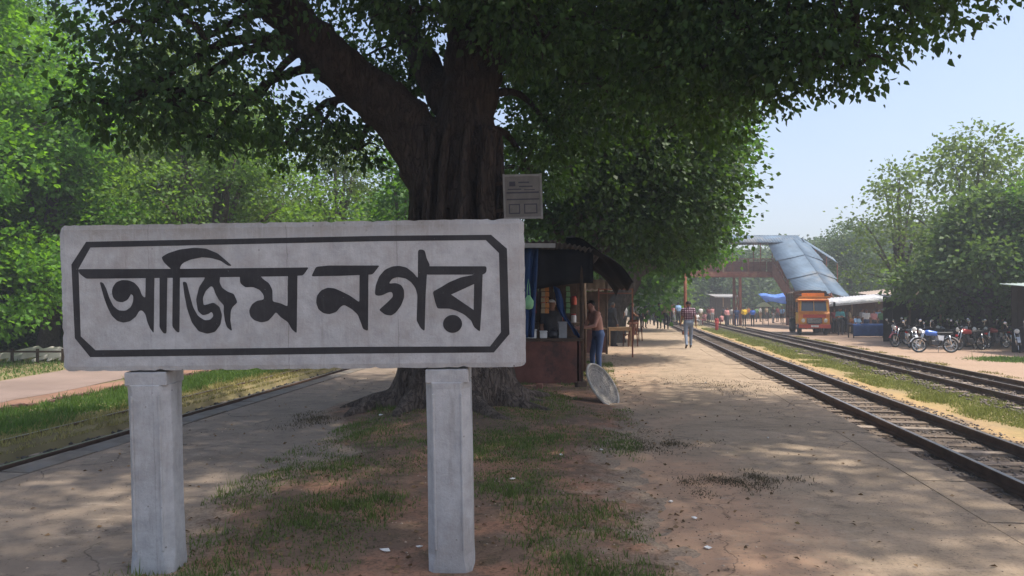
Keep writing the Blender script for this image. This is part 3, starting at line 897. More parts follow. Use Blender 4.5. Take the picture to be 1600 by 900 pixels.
painted('letter', [(Z(2, [(148, 340), (172, 290), (235, 283), (505, 283), (468, 330), (300, 337)]), []),
                   (Z(2, [(400, 310), (400, 475), (350, 440), (310, 420), (270, 402), (235, 398), (200, 412), (178, 440), (174, 475), (185, 510), (212, 532), (245, 537), (280, 525), (302, 498), (320, 488), (360, 510), (392, 540), (408, 580), (420, 615), (446, 625), (446, 310)]), [])], board)
painted('letter', [(Z(2, [(480, 435), (484, 388), (502, 340), (532, 305), (570, 288), (605, 284), (645, 293), (680, 320), (705, 350), (705, 203), (722, 198), (741, 205), (750, 245), (768, 280), (752, 330), (746, 440), (742, 626), (722, 612), (700, 572), (703, 437), (692, 400), (670, 370), (640, 350), (600, 343), (570, 352), (553, 378), (590, 374), (618, 385), (633, 410), (634, 450), (618, 492), (592, 528), (567, 545), (535, 540), (502, 515), (522, 497), (552, 470), (576, 445), (570, 420), (548, 424), (522, 438), (497, 442)]), [])], board, 0.0013)
dot = [(888 + 50 * math.cos(t), 588 + 47 * math.sin(t)) for t in np.linspace(0, 2 * math.pi, 24, endpoint=False)]
painted('letter', [(Z(2, [(748, 287), (1065, 287), (1065, 318), (1047, 331), (748, 331)]), []),
                   (Z(2, [(1045, 315), (1005, 315), (1005, 330), (930, 345), (870, 370), (820, 400), (783, 420), (795, 470), (808, 508), (870, 508), (910, 520), (950, 540), (985, 570), (1000, 605), (1032, 630), (1040, 500)]), [Z(2, [(880, 435), (1000, 380), (998, 515)], False)]),
                   ([to_board(p, 2) for p in dot], [])], board)

def sign_post(xc, seed, w=0.262, dep=0.235):
    rs = random.Random(seed)
    ch = 0.05
    def ring(wd, dp, c):
        a, b = wd / 2, dp / 2
        return [(-a + c, -b), (a - c, -b), (a, -b + c), (a, b - c), (a - c, b), (-a + c, b), (-a, b - c), (-a, -b + c)]
    mb = MB()
    # octagonal shaft with thin raised arrises, square block at the head and broken foot
    levels = [(-0.30, w - .004, dep - .004, 0.03), (0.06, w - .002, dep, 0.03), (0.13, w, dep, ch), (0.4, w - .004, dep - .004, ch), (0.8, w - .004, dep - .004, ch), (BZ0 - 0.125, w, dep, ch), (BZ0 - 0.085, w, dep, ch - .004)]
    k = 8; vv = []
    for z, a, b, c in levels:
        for x, y in ring(a, b, c):
            vv.append((xc + x + rs.uniform(-.004, .004), 0.02 + y + rs.uniform(-.003, .003), z + (rs.uniform(-.03, .03) if 0 < z < 0.2 else 0)))
    ff = []
    for i in range(len(levels) - 1):
        for j in range(k):
            ff.append((i * k + j, i * k + (j + 1) % k, (i + 1) * k + (j + 1) % k, (i + 1) * k + j))
    ff.append(tuple(range((len(levels) - 1) * k, len(levels) * k)))
    mb.add(vv, ff)
    # raised fillets beside the front face
    for sx in (-1, 1):
        x = xc + sx * (w / 2 - ch)
        mb.box((x, 0.02 - dep / 2 + 0.004, (BZ0 - 0.0) / 2), (0.014, 0.018, BZ0 - 0.30))
    p = mb.build('post', M_WHITE, sign, bevel=0.004)
    cb = MB(); cb.box((xc, 0.02, BZ0 - 0.05), (w - .012, dep - .012, 0.082))
    hb = cb.build('head_block', M_WHITE, p, bevel=0.006)
    return p
sign_post(-0.875, 1)
sign_post(0.895, 2)

# ------------------------------------------------------------------ foliage and trees
def leaves(name, P, D, size, mats, seed=0, detailed=False, fold=0.25, width=0.42):
    """P points (n,3), D leaf directions (n,3), size (n,) -> one mesh of folded leaves"""
    rs = np.random.RandomState(seed)
    n = len(P)
    D = D / np.linalg.norm(D, axis=1, keepdims=True)
    rnd_ = rs.normal(size=(n, 3)); rnd_[:, 2] += 1.2
    X = np.cross(D, rnd_); X /= np.linalg.norm(X, axis=1, keepdims=True)
    Nn = np.cross(X, D)
    s = size[:, None]
    if detailed:
        base = P
        l1 = P + D * s * .30 - X * s * width + Nn * s * fold * .5
        r1 = P + D * s * .30 + X * s * width + Nn * s * fold * .5
        l2 = P + D * s * .72 - X * s * width * .62 + Nn * s * fold * .25
        r2 = P + D * s * .72 + X * s * width * .62 + Nn * s * fold * .25
        tip = P + D * s * 1.12 - Nn * s * 0.15
        V = np.stack([base, l1, l2, tip, r2, r1], 1).reshape(-1, 3)
        b = (np.arange(n) * 6)[:, None]
        Q = np.concatenate([b + np.array([[0, 3, 2, 1]]), b + np.array([[0, 5, 4, 3]])])
        return np_mesh(name, V, quads=Q, mats=mats)
    l = P + D * s * .42 - X * s * width + Nn * s * fold * .5
    r = P + D * s * .42 + X * s * width + Nn * s * fold * .5
    tip = P + D * s
    V = np.stack([P, l, tip, r], 1).reshape(-1, 3)
    b = (np.arange(n) * 4)[:, None]
    T = np.concatenate([b + np.array([[0, 2, 1]]), b + np.array([[0, 3, 2]])])
    return np_mesh(name, V, tris=T, mats=mats)

def lobes_to_leaves(lobes, per_m2, clump_n, clump_r, seed, droop=0.6, shell=0.55):
    """lobes: (x, y, z, rx, ry, rz); clumps are spread through each lobe, denser near its skin"""
    rs = np.random.RandomState(seed)
    P = []; D = []
    for (x, y, z, rx, ry, rz) in lobes:
        area = 4 * math.pi * ((rx * ry) ** 1.6 / 3 + (rx * rz) ** 1.6 / 3 + (ry * rz) ** 1.6 / 3) ** (1 / 1.6)
        m = max(6, int(area * per_m2))
        d = rs.normal(size=(m, 3)); d /= np.linalg.norm(d, axis=1, keepdims=True)
        rad = shell + (1 - shell) * rs.rand(m, 1) ** 0.6
        rad *= 1 + 0.22 * rs.normal(size=(m, 1)) * 0.5
        c = np.array([x, y, z]) + d * rad * np.array([rx, ry, rz])
        k = rs.poisson(clump_n, m) + 2
        ci = np.repeat(np.arange(m), k)
        off = rs.normal(size=(len(ci), 3)) * (clump_r * (0.6 + 0.8 * rs.rand(m)))[ci][:, None] * np.array([1, 1, .6])
        p = c[ci] + off
        out = d[ci] * 0.5 + off / (clump_r + 1e-6) * 0.5 + rs.normal(size=p.shape) * 0.45
        out[:, 2] -= droop
        P.append(p); D.append(out)
    return np.concatenate(P), np.concatenate(D)

def spline(pts, n=14):
    pts = [Vector(p) for p in pts]
    out = []
    m = len(pts)
    for i in range(m - 1):
        p0 = pts[max(i - 1, 0)]; p1 = pts[i]; p2 = pts[i + 1]; p3 = pts[min(i + 2, m - 1)]
        for k in range(n):
            t = k / n
            out.append(0.5 * ((2 * p1) + (-p0 + p2) * t + (2 * p0 - 5 * p1 + 4 * p2 - p3) * t * t + (-p0 + 3 * p1 - 3 * p2 + p3) * t ** 3))
    out.append(pts[-1])
    return out
def limb(mb, pts, rads, n=6, seg=10, wob=0.03, seed=0):
    rs = random.Random(seed)
    c = spline(pts, n)
    rr = np.interp(np.linspace(0, len(rads) - 1, len(c)), range(len(rads)), rads)
    c = [p + Vector((rs.uniform(-1, 1), rs.uniform(-1, 1), rs.uniform(-1, 1))) * wob * min(1, r * 6) for p, r in zip(c, rr)]
    mb.tube(c, list(rr), seg)

def voxel(me, size, smooth=2):
    tmp = bpy.data.objects.new('tmp', me); COL.objects.link(tmp)
    md = tmp.modifiers.new('r', 'REMESH'); md.mode = 'VOXEL'; md.voxel_size = size
    if smooth:
        sm = tmp.modifiers.new('s', 'SMOOTH'); sm.iterations = smooth; sm.factor = 0.5
    dg = bpy.context.evaluated_depsgraph_get()
    out = bpy.data.meshes.new_from_object(tmp.evaluated_get(dg))
    bpy.data.objects.remove(tmp)
    return out

# the big fig tree behind the sign
TX, TY = -0.84, 11.2
fig = thing('fig_tree', 'huge old tree with fluted trunk and dark spreading crown behind the station sign', 'tree', (TX, TY, 0))
def w2t(p): return Vector(p) - Vector((TX, TY, 0))
mbt = MB()
ang = np.linspace(0, 2 * math.pi, 64, endpoint=False)
rsn = np.random.RandomState(21)
peaks = [(a + rsn.uniform(-.15, .15), rsn.uniform(.7, 1.3), rsn.uniform(.14, .26)) for a in np.linspace(0, 2 * math.pi, 11, endpoint=False)]
def flute(a):
    v = np.zeros_like(a)
    for p, h, w in peaks:
        d = (a - p + math.pi) % (2 * math.pi) - math.pi
        v += h * np.exp(-(d / w) ** 2)
    return v
fl = flute(ang)
zs = [-0.15, 0.0, 0.12, 0.28, 0.5, 0.8, 1.2, 1.7, 2.3, 3.0, 3.6, 4.2, 4.8]
r0 = [1.12, 1.0, 0.90, 0.80, 0.74, 0.69, 0.60, 0.55, 0.52, 0.51, 0.47, 0.34, 0.18]
am = [0.55, 0.48, 0.40, 0.34, 0.30, 0.28, 0.26, 0.25, 0.24, 0.22, 0.20, 0.16, 0.1]
n = len(ang); vv = []; ff = []
for i, z in enumerate(zs):
    for k, a in enumerate(ang):
        r = r0[i] * (1 + am[i] * (fl[k] - 0.35)) + 0.02 * math.sin(3 * a + z * 2)
        a2 = a + 0.10 * math.sin(z * 0.9)
        vv.append((r * math.cos(a2) * 1.05, r * math.sin(a2), z))
for i in range(len(zs) - 1):
    for k in range(n):
        ff.append((i * n + k, i * n + (k + 1) % n, (i + 1) * n + (k + 1) % n, (i + 1) * n + k))
ff.append(tuple(reversed(range(n)))); ff.append(tuple(range((len(zs) - 1) * n, len(zs) * n)))
mbt.add(vv, ff)
for p, h, w in peaks:       # surface roots
    ln = rsn.uniform(1.35, 2.0)
    q = [(0.62 * math.cos(p), 0.62 * math.sin(p), 0.55), (0.95 * math.cos(p), 0.95 * math.sin(p), 0.20), (ln * .85 * math.cos(p + .1), ln * .85 * math.sin(p + .1), 0.07), (ln * math.cos(p + .22), ln * math.sin(p + .22), 0.0)]
    limb(mbt, q, [0.20, 0.15, 0.09, 0.04], seed=int(p * 10), wob=0.02)
for k in range(17):          # climbing stems fused to the trunk
    a = k * .37 + rsn.uniform(-.1, .1)
    q = [(0.86 * math.cos(a), 0.86 * math.sin(a), 0.1), (0.70 * math.cos(a + .1), 0.68 * math.sin(a + .1), 1.2), (0.68 * math.cos(a + .05), 0.68 * math.sin(a + .05), 2.6), (0.66 * math.cos(a + .2), 0.66 * math.sin(a + .2), 4.2)]
    limb(mbt, q, [0.12, 0.095, 0.08, 0.06], seed=40 + k, wob=.05)
LIMBS = [
    ([(690, 300, 11.2), (640, 205, 11.1), (560, 130, 10.9), (470, 45, 10.6), (400, -40, 10.4), (330, -160, 10.1)], [.46, .42, .36, .32, .29, .20]),
    ([(725, 280, 11.2), (735, 150, 11.2), (738, 40, 11.3), (745, -90, 11.4), (760, -300, 11.5)], [.52, .41, .37, .33, .24]),
    ([(738, 200, 11.3), (775, 90, 11.5), (850, 0, 11.9), (950, -90, 12.4)], [.25, .22, .19, .14]),
    ([(742, -40, 11.3), (900, -110, 10.6), (1120, -90, 9.6), (1330, -40, 9.0)], [.28, .21, .14, .07]),
    ([(700, 160, 11.4), (640, 60, 12.4), (560, -30, 13.4)], [.30, .2, .12]),
]
limb_curves = []
for k, (q, r) in enumerate(LIMBS):
    q = [w2t(at(*p)) for p in q]
    limb(mbt, q, r, n=8, seg=14, wob=0.05, seed=70 + k)
    limb_curves.append([Vector(p) + Vector((TX, TY, 0)) for p in spline(q, 6)])
tme = voxel(mbt.mesh('trunk', M_BARK), 0.037, 1)
tme.polygons.foreach_set('use_smooth', [True] * len(tme.polygons))
tme.materials.clear(); tme.materials.append(M_BARK)
obj('trunk', tme, fig)

def lob(u, v, d, r, ry=None, rz=None):
    p = at(u, v, d)
    return (p.x, p.y, p.z, r, ry or r, rz or r * 0.8)
fig_lobes = [
    # left side of the crown
    lob(190, 165, 9.4, 0.75, 1.0, .65), lob(215, 45, 9.6, .95), lob(320, 60, 9.2, .9), lob(255, 170, 9.8, .75, .9, .5), lob(400, 160, 10.6, .75), lob(505, 190, 12.2, .85, .9, .5), lob(330, 215, 11.5, .6, .8, .4), 
    lob(560, 235, 13.5, .55, .8, .35), lob(445, 225, 13.0, .6, .8, .4), lob(260, -70, 9.5, 1.1), lob(430, -90, 9.6, 1.2), 
    # middle
    lob(610, 70, 13.2, 1.1), lob(640, 150, 13.6, .8), lob(560, -60, 11.5, 1.2), lob(680, -50, 10.0, 1.2), lob(835, 95, 13.0, 1.0), lob(850, 60, 10.0, .7), lob(800, 10, 9.8, .7), lob(640, 20, 10.2, .6), lob(860, 200, 13.8, 1.1), lob(800, -60, 9.6, 1.3), lob(920, 40, 12.0, 1.2),
    lob(960, 150, 13.0, 1.3), lob(830, 270, 15.0, .9),
    # right side, drooping
    lob(1010, 60, 10.5, 1.2), lob(1100, 110, 10.2, 1.0, 1.2, .7), lob(1150, 30, 9.6, 1.1), lob(1130, 165, 11.5, .8, 1, .55), lob(1225, 70, 9.3, .75, 1, .55), lob(1290, 90, 9.0, .5, .8, .4), lob(1330, 40, 9.1, .75, 1, .5), lob(1420, 20, 9.0, .6, .9, .42), lob(1500, -10, 9.0, .5, .8, .42),
    lob(1200, 130, 10.0, .55, .8, .3), lob(1340, 105, 8.9, .3, .5, .22), lob(1260, -60, 9.4, 1.2), lob(1420, -70, 9.2, .9), lob(1060, -70, 9.6, 1.3),
]
rsl = np.random.RandomState(8)
NV = len(fig_lobes)
# upper crown, above the picture, widened rightward and thickened to shade the platform
for k in range(90):
    a = rsl.uniform(0, 6.28); r = 6.6 * math.sqrt(rsl.rand())
    x = TX + 3.2 + r * math.cos(a) * 1.2; y = TY - 2.6 + r * math.sin(a) * 0.95
    z = rsl.uniform(9.2, 12.8) - r * 0.16
    fig_lobes.append((x, y, z, 1.5, 1.5, 1.0))
NL = 11
P1a, D1a = lobes_to_leaves(fig_lobes[:NL], 6.2, 19, 0.15, 3, droop=0.75, shell=0.3)
P1b, D1b = lobes_to_leaves(fig_lobes[NL:NV], 7.0, 19, 0.17, 33, droop=0.75, shell=0.4)
P1, D1 = np.concatenate([P1a, P1b]), np.concatenate([D1a, D1b])
sz = np.random.RandomState(2).gamma(9.0, 0.0085, len(P1)).clip(.03, .14)
V1 = leaves('crown', P1 - np.array([TX, TY, 0]), D1, sz, [M_LEAF], 5, detailed=True)
crown = obj('crown', V1, fig)
P2, D2 = lobes_to_leaves(fig_lobes[NV:], 2.05, 15, 0.32, 4, droop=0.5)
sz = np.random.RandomState(3).uniform(0.12, 0.24, len(P2))
obj('upper_crown', leaves('upper_crown', P2 - np.array([TX, TY, 0]), D2, sz, [M_LEAF], 6), fig)
# branches from the limbs out to the lobes
mbb = MB()
allp = [p for c in limb_curves for p in c]
for k, (x, y, z, rx, ry, rz) in enumerate(fig_lobes):
    c = Vector((x, y, z))
    s = min(allp, key=lambda p: (p - c).length + max(0, p.z - c.z) * 0.5)
    if (s - c).length < 0.3: continue
    mid = s.lerp(c, 0.5) + Vector((0, 0, 0.35))
    limb(mbb, [w2t(s), w2t(mid), w2t(c)], [0.085, 0.06, 0.03], n=5, seg=6, wob=0.05, seed=k)
    for j in range(4):
        e = c + Vector((random.Random(k * 7 + j).uniform(-1, 1) * rx, random.Random(k * 9 + j).uniform(-1, 1) * ry, random.Random(k * 11 + j).uniform(-.6, .8) * rz))
        limb(mbb, [w2t(c), w2t(c.lerp(e, .5) + Vector((0, 0, .1))), w2t(e)], [0.03, 0.02, 0.008], n=3, seg=5, wob=0.02, seed=k * 5 + j)
obj('branches', mbb.mesh('branches', M_BARK, True), fig)

def make_tree(name, label, loc, lobes, leafm, trunk_r=0.25, per=1.8, cn=13, cr=0.4, size=(0.2, 0.32), seed=0, group=None, barkm=None, droop=0.3, shell=0.55, fork=0.35, rz=0.0):
    """lobes are given relative to the tree's foot"""
    t = thing(name, label, 'tree', loc, rz, group)
    P, D = lobes_to_leaves(lobes, per, cn, cr, seed, droop, shell)
    s = np.random.RandomState(seed + 1).uniform(size[0], size[1], len(P))
    obj('crown', leaves('crown', P, D, s, [leafm], seed + 2), t)
    mb = MB()
    top = max(l[2] for l in lobes); cz = np.mean([l[2] for l in lobes])
    cx = np.mean([l[0] for l in lobes]); cy = np.mean([l[1] for l in lobes])
    f = Vector((cx * 0.25, cy * 0.25, cz * fork + 0.3))
    limb(mb, [(0, 0, -0.3), (0.03, 0, f.z * 0.5), f, (cx * .7, cy * .7, cz), (cx, cy, top * 0.9)], [trunk_r * 1.5, trunk_r * 1.05, trunk_r * .9, trunk_r * .5, trunk_r * .12], n=6, seg=10, wob=0.06, seed=seed)
    for k, l in enumerate(lobes):
        e = Vector(l[:3]); m = f.lerp(e, 0.5) + Vector((0, 0, 0.12 * (e - f).length))
        limb(mb, [f, m, e], [trunk_r * .5, trunk_r * .32, trunk_r * .10], n=4, seg=6, wob=0.06, seed=seed + k)
    obj('trunk', mb.mesh('trunk', barkm or M_BARK2, True), t)
    return t
def rand_lobes(seed, h, r, base, n, lr):
    rs = np.random.RandomState(seed); out = []
    for k in range(n):
        t = (k + 0.5) / n
        z = base + (h - base) * t
        w = r * math.sin(math.pi * min(1, 0.22 + 0.73 * t)) * (0.55 + 0.45 * rs.rand())
        a = k * 2.4 + rs.uniform(-.4, .4)
        q = lr * rs.uniform(0.75, 1.2)
        out.append((w * math.cos(a), w * math.sin(a), z - q * 0.4, q, q, q * 0.75))
    out.append((0, 0, h - lr * 0.6, lr, lr, lr * .8))
    return out
def rel(lobes, loc): return [(x - loc[0], y - loc[1], z - loc[2], a, b, c) for x, y, z, a, b, c in lobes]

# dense trees further down the platform, hanging low over the stalls
loc = (1.5, 20.5, 0)
make_tree('platform_tree', 'dark dense tree hanging low over the tea stall', loc, rel([
    lob(890, 250, 18.5, 1.6), lob(980, 210, 19.0, 2.0), lob(1060, 180, 20.0, 1.9), lob(1000, 90, 20, 2.2), lob(1110, 90, 20.5, 1.8), lob(900, 130, 19.5, 2.0), lob(1050, 300, 20, 1.7), lob(950, 330, 19.5, 1.4, 1.6, .9), lob(1090, 270, 20.5, 1.5), lob(1010, 365, 20.5, 1.3, 1.6, .8),
    lob(900, 345, 20.0, 1.1, 1.4, .6), lob(1080, 365, 21.5, 1.2, 1.5, .8), lob(950, 385, 22, 1.2, 1.5, .6), lob(820, 320, 21, 1.2), lob(760, 260, 20, 1.4), lob(960, 0, 20.5, 2.4), lob(1090, 10, 21, 2.0), lob(840, 40, 20.5, 2.2), lob(1000, -120, 20.5, 2.6), lob(880, -140, 20, 2.4)], loc),
    M_LEAF, 0.38, per=4.6, cn=18, cr=0.28, size=(0.11, 0.18), seed=101, droop=0.5)
loc = (4.2, 30.5, 0)
make_tree('platform_tree', 'leafy tree with sunlit right side past the tea stall, overhanging the near track', loc, rel([
    lob(1100, 240, 28, 1.6), lob(1150, 225, 29, .8), lob(1105, 300, 29, 1.2, 1.5, 1.0), lob(1075, 340, 29, 1.4), lob(1065, 385, 30, 1.2, 1.6, .8), lob(1130, 345, 30, .75, 1.1, .6), lob(1120, 395, 31, .5, .8, .4), lob(1040, 350, 30, 1.8), lob(1060, 400, 31, 1.3, 1.6, .7), lob(1060, 240, 30, 2.2), lob(1090, 150, 30, 2.4), lob(1125, 160, 30, 1.4), lob(1030, 130, 30, 2.6), lob(1000, 250, 32, 2.4), lob(1000, 395, 32, 1.6, 1.8, .8), lob(960, 330, 32, 2.2)], loc),
    M_LEAF_MID, 0.4, per=3.4, cn=18, cr=0.30, size=(0.14, 0.23), seed=131, droop=0.45)
loc = (6.0, 43, 0)
make_tree('platform_tree', 'shaded tree at the far end of the platform stalls', loc, rand_lobes(9, 11, 4.6, 2.9, 15, 1.9), M_LEAF_MID, 0.35, per=1.6, cn=12, cr=0.5, size=(0.25, 0.4), seed=151)
# small bright bush in the gap under the branches
bl = on(1050, 502, 0)
make_tree('garden_bush', 'sunlit pale green bush beyond the dark people on the platform', (bl.x + 1, bl.y + 8, 0), rand_lobes(19, 5.2, 2.6, 0.9, 12, 1.1), M_LEAF_YELLOW, 0.1, per=2.2, cn=12, cr=0.35, size=(0.2, 0.32), seed=171)

# trees beyond the left-hand bank
left = [(-19.5, 23.5, 15.5, 5.4, 'tall bright green tree standing at the left beyond the path', M_LEAF_BRIGHT, 'b'),
        (-11.2, 28, 9.6, 4.4, 'yellowish loose-leaved tree behind the station sign', M_LEAF_YELLOW, 's'),
        (-14.6, 33, 13.5, 5.2, 'dusty olive tree rising behind the yellowish loose-leaved one', M_LEAF_OLIVE, 's'),
        (-8.4, 35, 10.2, 3.6, 'olive tree beside the sky gap left of the big trunk', M_LEAF_OLIVE, 's'),
        (-4.4, 31, 8.2, 2.2, 'small dark round tree against the left of the big trunk', M_LEAF_MID, 'd'),
        (-8.5, 52, 10.0, 4.6, 'far bright green tree in the gap left of the big trunk', M_LEAF_BRIGHT, 'f'),
        (-25, 33, 17, 6.5, 'tall dark green tree behind the bright one on the left', M_LEAF_MID, 'f'),
        (-20, 45, 15, 6.0, 'distant tall tree behind the olive trees', M_LEAF_FAR, 'f'),
        (-17.2, 27.5, 9.0, 3.6, 'low bright leafy tree beside the tall left one', M_LEAF_BRIGHT, 'b')]
for k, (x, y, h, r, lab, lm, kind) in enumerate(left):
    sparse = kind == 's'
    make_tree('bank_tree', lab, (x, y, BZ), rand_lobes(200 + k, h, r, 3.2 if kind == 'b' else 2.0, 18 if h > 12 else 14, r * 0.42), lm, 0.2 + h * 0.012,
              per=1.9 if sparse else 2.0, cn=22 if sparse else 30, cr=0.30 if not sparse else 0.27, size=(0.13, 0.22) if not sparse else (0.11, 0.18), seed=220 + 10 * k, group='trees beyond the left bank')
# dark undergrowth on the left
for k, (u, d, h, r) in enumerate([(-60, 30, 3.4, 3.0), (60, 31, 3.2, 2.8), (170, 33, 3.6, 3.0), (300, 36, 3.4, 3.0), (430, 40, 3.6, 3.2), (540, 44, 3.6, 3.2), (600, 46, 3.4, 3.0)]):
    p = at(u, 500, d)
    labs = ['dark thicket at the foot of the tall left tree', 'dark thicket behind the white sleeper pile', 'shrubby thicket behind the left end of the sign', 'shrubby thicket behind the sign, below the loose-leaved tree', 'thicket behind the middle of the sign', 'thicket below the sky gap', 'thicket just left of the big trunk']
    make_tree('thicket', labs[k], (p.x, d, BZ), rand_lobes(300 + k, h, r, 0.5, 11, 1.15), M_LEAF if k < 3 else M_LEAF_MID, 0.1, per=1.8, cn=13, cr=0.4, size=(0.2, 0.32), seed=320 + 5 * k, group='thickets on the left bank')

# trees on the right beyond the tracks
right = [((1540, 36, 6.8, 3.0, 2.1), 'dense dark green tree shading the motorcycles', M_LEAF_SOFT, 4.0, 15, 401),
         ((1405, 48, 10.6, 2.9, 3.9), 'thin-topped hazy tree above the white tin shed', M_LEAF_OLIVE, 1.1, 10, 402),
         ((1530, 41, 11.0, 4.2, 3.0), 'tall pale airy tree behind the dense one over the motorcycles', M_LEAF_OLIVE, 1.2, 11, 403),
         ((1660, 34.5, 8.0, 3.2, 2.4), 'green tree over the far right hut', M_LEAF_MID, 3.0, 12, 404),
         ((1330, 75, 9.0, 5.0, 2.0), 'far hazy tree right of the footbridge stairs', M_LEAF_FAR, 1.2, 12, 405)]
for (u, d, h, r, base), lab, lm, per, cn, sd in right:
    p = at(u, 474, d)
    make_tree('roadside_tree', lab, (p.x, d, G0), rand_lobes(sd, h - G0, r, base, 16, r * 0.40), lm, 0.22, per=per, cn=cn, cr=0.45, size=(0.12, 0.21) if d < 35 else (0.18, 0.3), seed=sd * 3, group='trees on the right of the tracks')
# far tree line closing the view
far_labels = ['far tree behind the left end of the footbridge deck', 'far tree under the footbridge deck', 'far tree behind the covered deck', 'far tree above the footbridge roof', 'far tree behind the footbridge stairs', 'far tree behind the thin-topped hazy tree', 'far tree at the end of the right-hand road', 'far tree deep behind the platform stalls', 'far tree beyond the platform end', 'far tree beyond the middle of the tracks', 'far tree behind the right huts', 'far tree behind the tall airy tree']
src = None
for k, (u, d, h) in enumerate([(1085, 100, 9.5), (1150, 105, 9), (1195, 112, 9.5), (1240, 120, 11.5), (1290, 115, 11.2), (1375, 105, 12.5), (1470, 95, 12), (965, 90, 10), (1010, 95, 8), (1050, 130, 9), (1560, 80, 11), (1620, 70, 12)]):
    p = at(u, 474, d)
    if src is None:
        src = make_tree('distant_tree', far_labels[0], (p.x, d, G0), rand_lobes(501, 10, 5.0, 1.2, 16, 2.2), M_LEAF_FAR, 0.25, per=1.1, cn=12, cr=0.6, size=(0.4, 0.62), seed=510, group='far tree line')
        t = src
    else:
        t = copy_tree(src); t.location = (p.x, d, G0); t['label'] = far_labels[k]
    t.rotation_euler.z = k * 1.7; t.scale = (h / 10 * (1.0 + 0.15 * (k % 3)),) * 2 + (h / 10,)
for k, (u, d, h, lab) in enumerate([(-120, 60, 15, 'distant tree at the far left edge'), (240, 75, 13, 'distant tree behind the sign'), (480, 85, 12, 'distant tree below the left limb'), (690, 80, 9, 'distant tree hidden by the big trunk'), (820, 70, 9, 'distant tree behind the tea stall')]):
    p = at(u, 474, d)
    t = copy_tree(src); t.location = (p.x, d, G0); t['label'] = lab; t.rotation_euler.z = k * 2.1 + 1; t.scale = (h / 10 * 1.15, h / 10 * 1.15, h / 10)

# ------------------------------------------------------------------ grass, fallen leaves
def blades(name, label, n, sf, hmin, hmax, m, seed, w=0.006, cat='grass'):
    rs = np.random.RandomState(seed)
    x, y, z = sf(rs, n)
    n = len(x)
    h = rs.uniform(hmin * .5, hmax, n) * (0.35 + 1.2 * vnoise(x, y, 1.7, 6) * vnoise(x, y, 6.0, 9) * 1.6)
    h *= np.where(rs.rand(n) < 0.03, 2.0, 1.0)
    ww = w * (0.7 + 0.6 * rs.rand(n)) * (1 + y * 0.05)
    a = rs.uniform(0, 6.28, n); lean = rs.uniform(0.1, 0.7, n) * h
    b = rs.uniform(0, 6.28, n)
    p = np.stack([x, y, z], -1)
    dx = np.stack([np.cos(a) * ww, np.sin(a) * ww, np.zeros(n)], -1)
    tip = p + np.stack([np.cos(b) * lean, np.sin(b) * lean, h], -1)
    V = np.stack([p - dx, p + dx, tip], 1).reshape(-1, 3)
    T = np.arange(n * 3).reshape(-1, 3)
    o = tag(obj(name, np_mesh(name, V, tris=T, mats=[m])), label, cat, kind='stuff')
    return o
def median_grass(rs, n):
    y = 3.2 + 17 * rs.rand(n) ** 1.5; x = rs.uniform(-3.2, 3.0, n)
    le, re = strip_edges(y)
    msk = fnoise(x, y * 0.8, 0.75, 31)
    # grass grows thickest in the near left part, along the right edge and by the roots
    fav = 0.06 + 0.14 * np.exp(-((x + 1.3) / .8) ** 2) * sstep(8, 6, y) + 0.30 * np.exp(-((x - .3) / .55) ** 2) * sstep(6.3, 5.0, y) + 0.05 * sstep(7, 9, y)
    ok = (x > le - .15) & (x < re + .1) & (msk + fav > 0.49 + 0.24 * rs.rand(n)) & (np.hypot(x - TX, y - TY) > 1.0)
    x, y = x[ok], y[ok]
    return x, y, soil_height(x, y) - 0.004
blades('grass', 'short dull green grass patches on the earth strip', 330000, median_grass, 0.02, 0.055, M_GRASS_DARK, 1, 0.004)
def verge_grass(rs, n):
    y = 5 + 32 * rs.rand(n) ** 1.5; l = rs.uniform(7.9, 10.05, n)
    ok = fnoise(xl(l, y), y, 0.8, 41) + 0.25 * sstep(7.9, 9.0, l) > 0.42 + .12 * rs.rand(n)
    l, y = l[ok], y[ok]
    return xl(l, y), y, np.full(len(y), BZ)
blades('grass', 'bright green grass on the bank beside the left track', 90000, verge_grass, 0.05, 0.13, M_GRASS, 2, 0.006)
def verge_dry(rs, n):
    y = 4 + 32 * rs.rand(n) ** 1.5; l = rs.uniform(7.3, 8.3, n)
    return xl(l, y), y, np.where(l < 7.45, BZ - 0.06, BZ)
blades('grass', 'dry yellow grass along the edge of the left bank', 26000, verge_dry, 0.04, 0.10, M_GRASS_DRY, 3, 0.006)
def far_left_grass(rs, n):
    y = 9 + 40 * rs.rand(n) ** 1.3; x = rs.uniform(-34, -4, n)
    pc = path_c(y)
    lft = 0.085 * y - x
    ok = (np.abs(x - pc) > 1.4) & (lft > 11.05) & (fnoise(x, y, 0.5, 43) > 0.33)
    x, y = x[ok], y[ok]
    return x, y, np.full(len(y), BZ)
blades('grass', 'sunlit grass beyond the path on the left', 110000, far_left_grass, 0.05, 0.14, M_GRASS, 4, 0.008)
def mid_grass(rs, n):
    y = 5.5 + 55 * rs.rand(n) ** 1.6; s = rs.uniform(6.2, 7.9, n)
    f = sstep(6.2, 6.9, s)
    ok = fnoise(xr(s, y), y, 1.0, 51) + 0.2 * f > 0.40 + 0.24 * rs.rand(n)
    s, y = s[ok], y[ok]
    return xr(s, y), y, np.full(len(y), G0)
blades('grass', 'yellow green grass growing between the two right-hand tracks', 130000, mid_grass, 0.03, 0.08, M_GRASS_MID, 5, 0.006)
def right_grass(rs, n):
    y = 10 + 45 * rs.rand(n) ** 1.5; s = rs.uniform(9.1, 11.0, n)
    ok = fnoise(xr(s, y), y, 0.9, 57) > 0.5 + .1 * rs.rand(n)
    s, y = s[ok], y[ok]
    return xr(s, y), y, np.full(len(y), G0)
blades('grass', 'thin dry grass along the far side of the three-rail track', 40000, right_grass, 0.03, 0.07, M_GRASS_DRY, 6, 0.007)
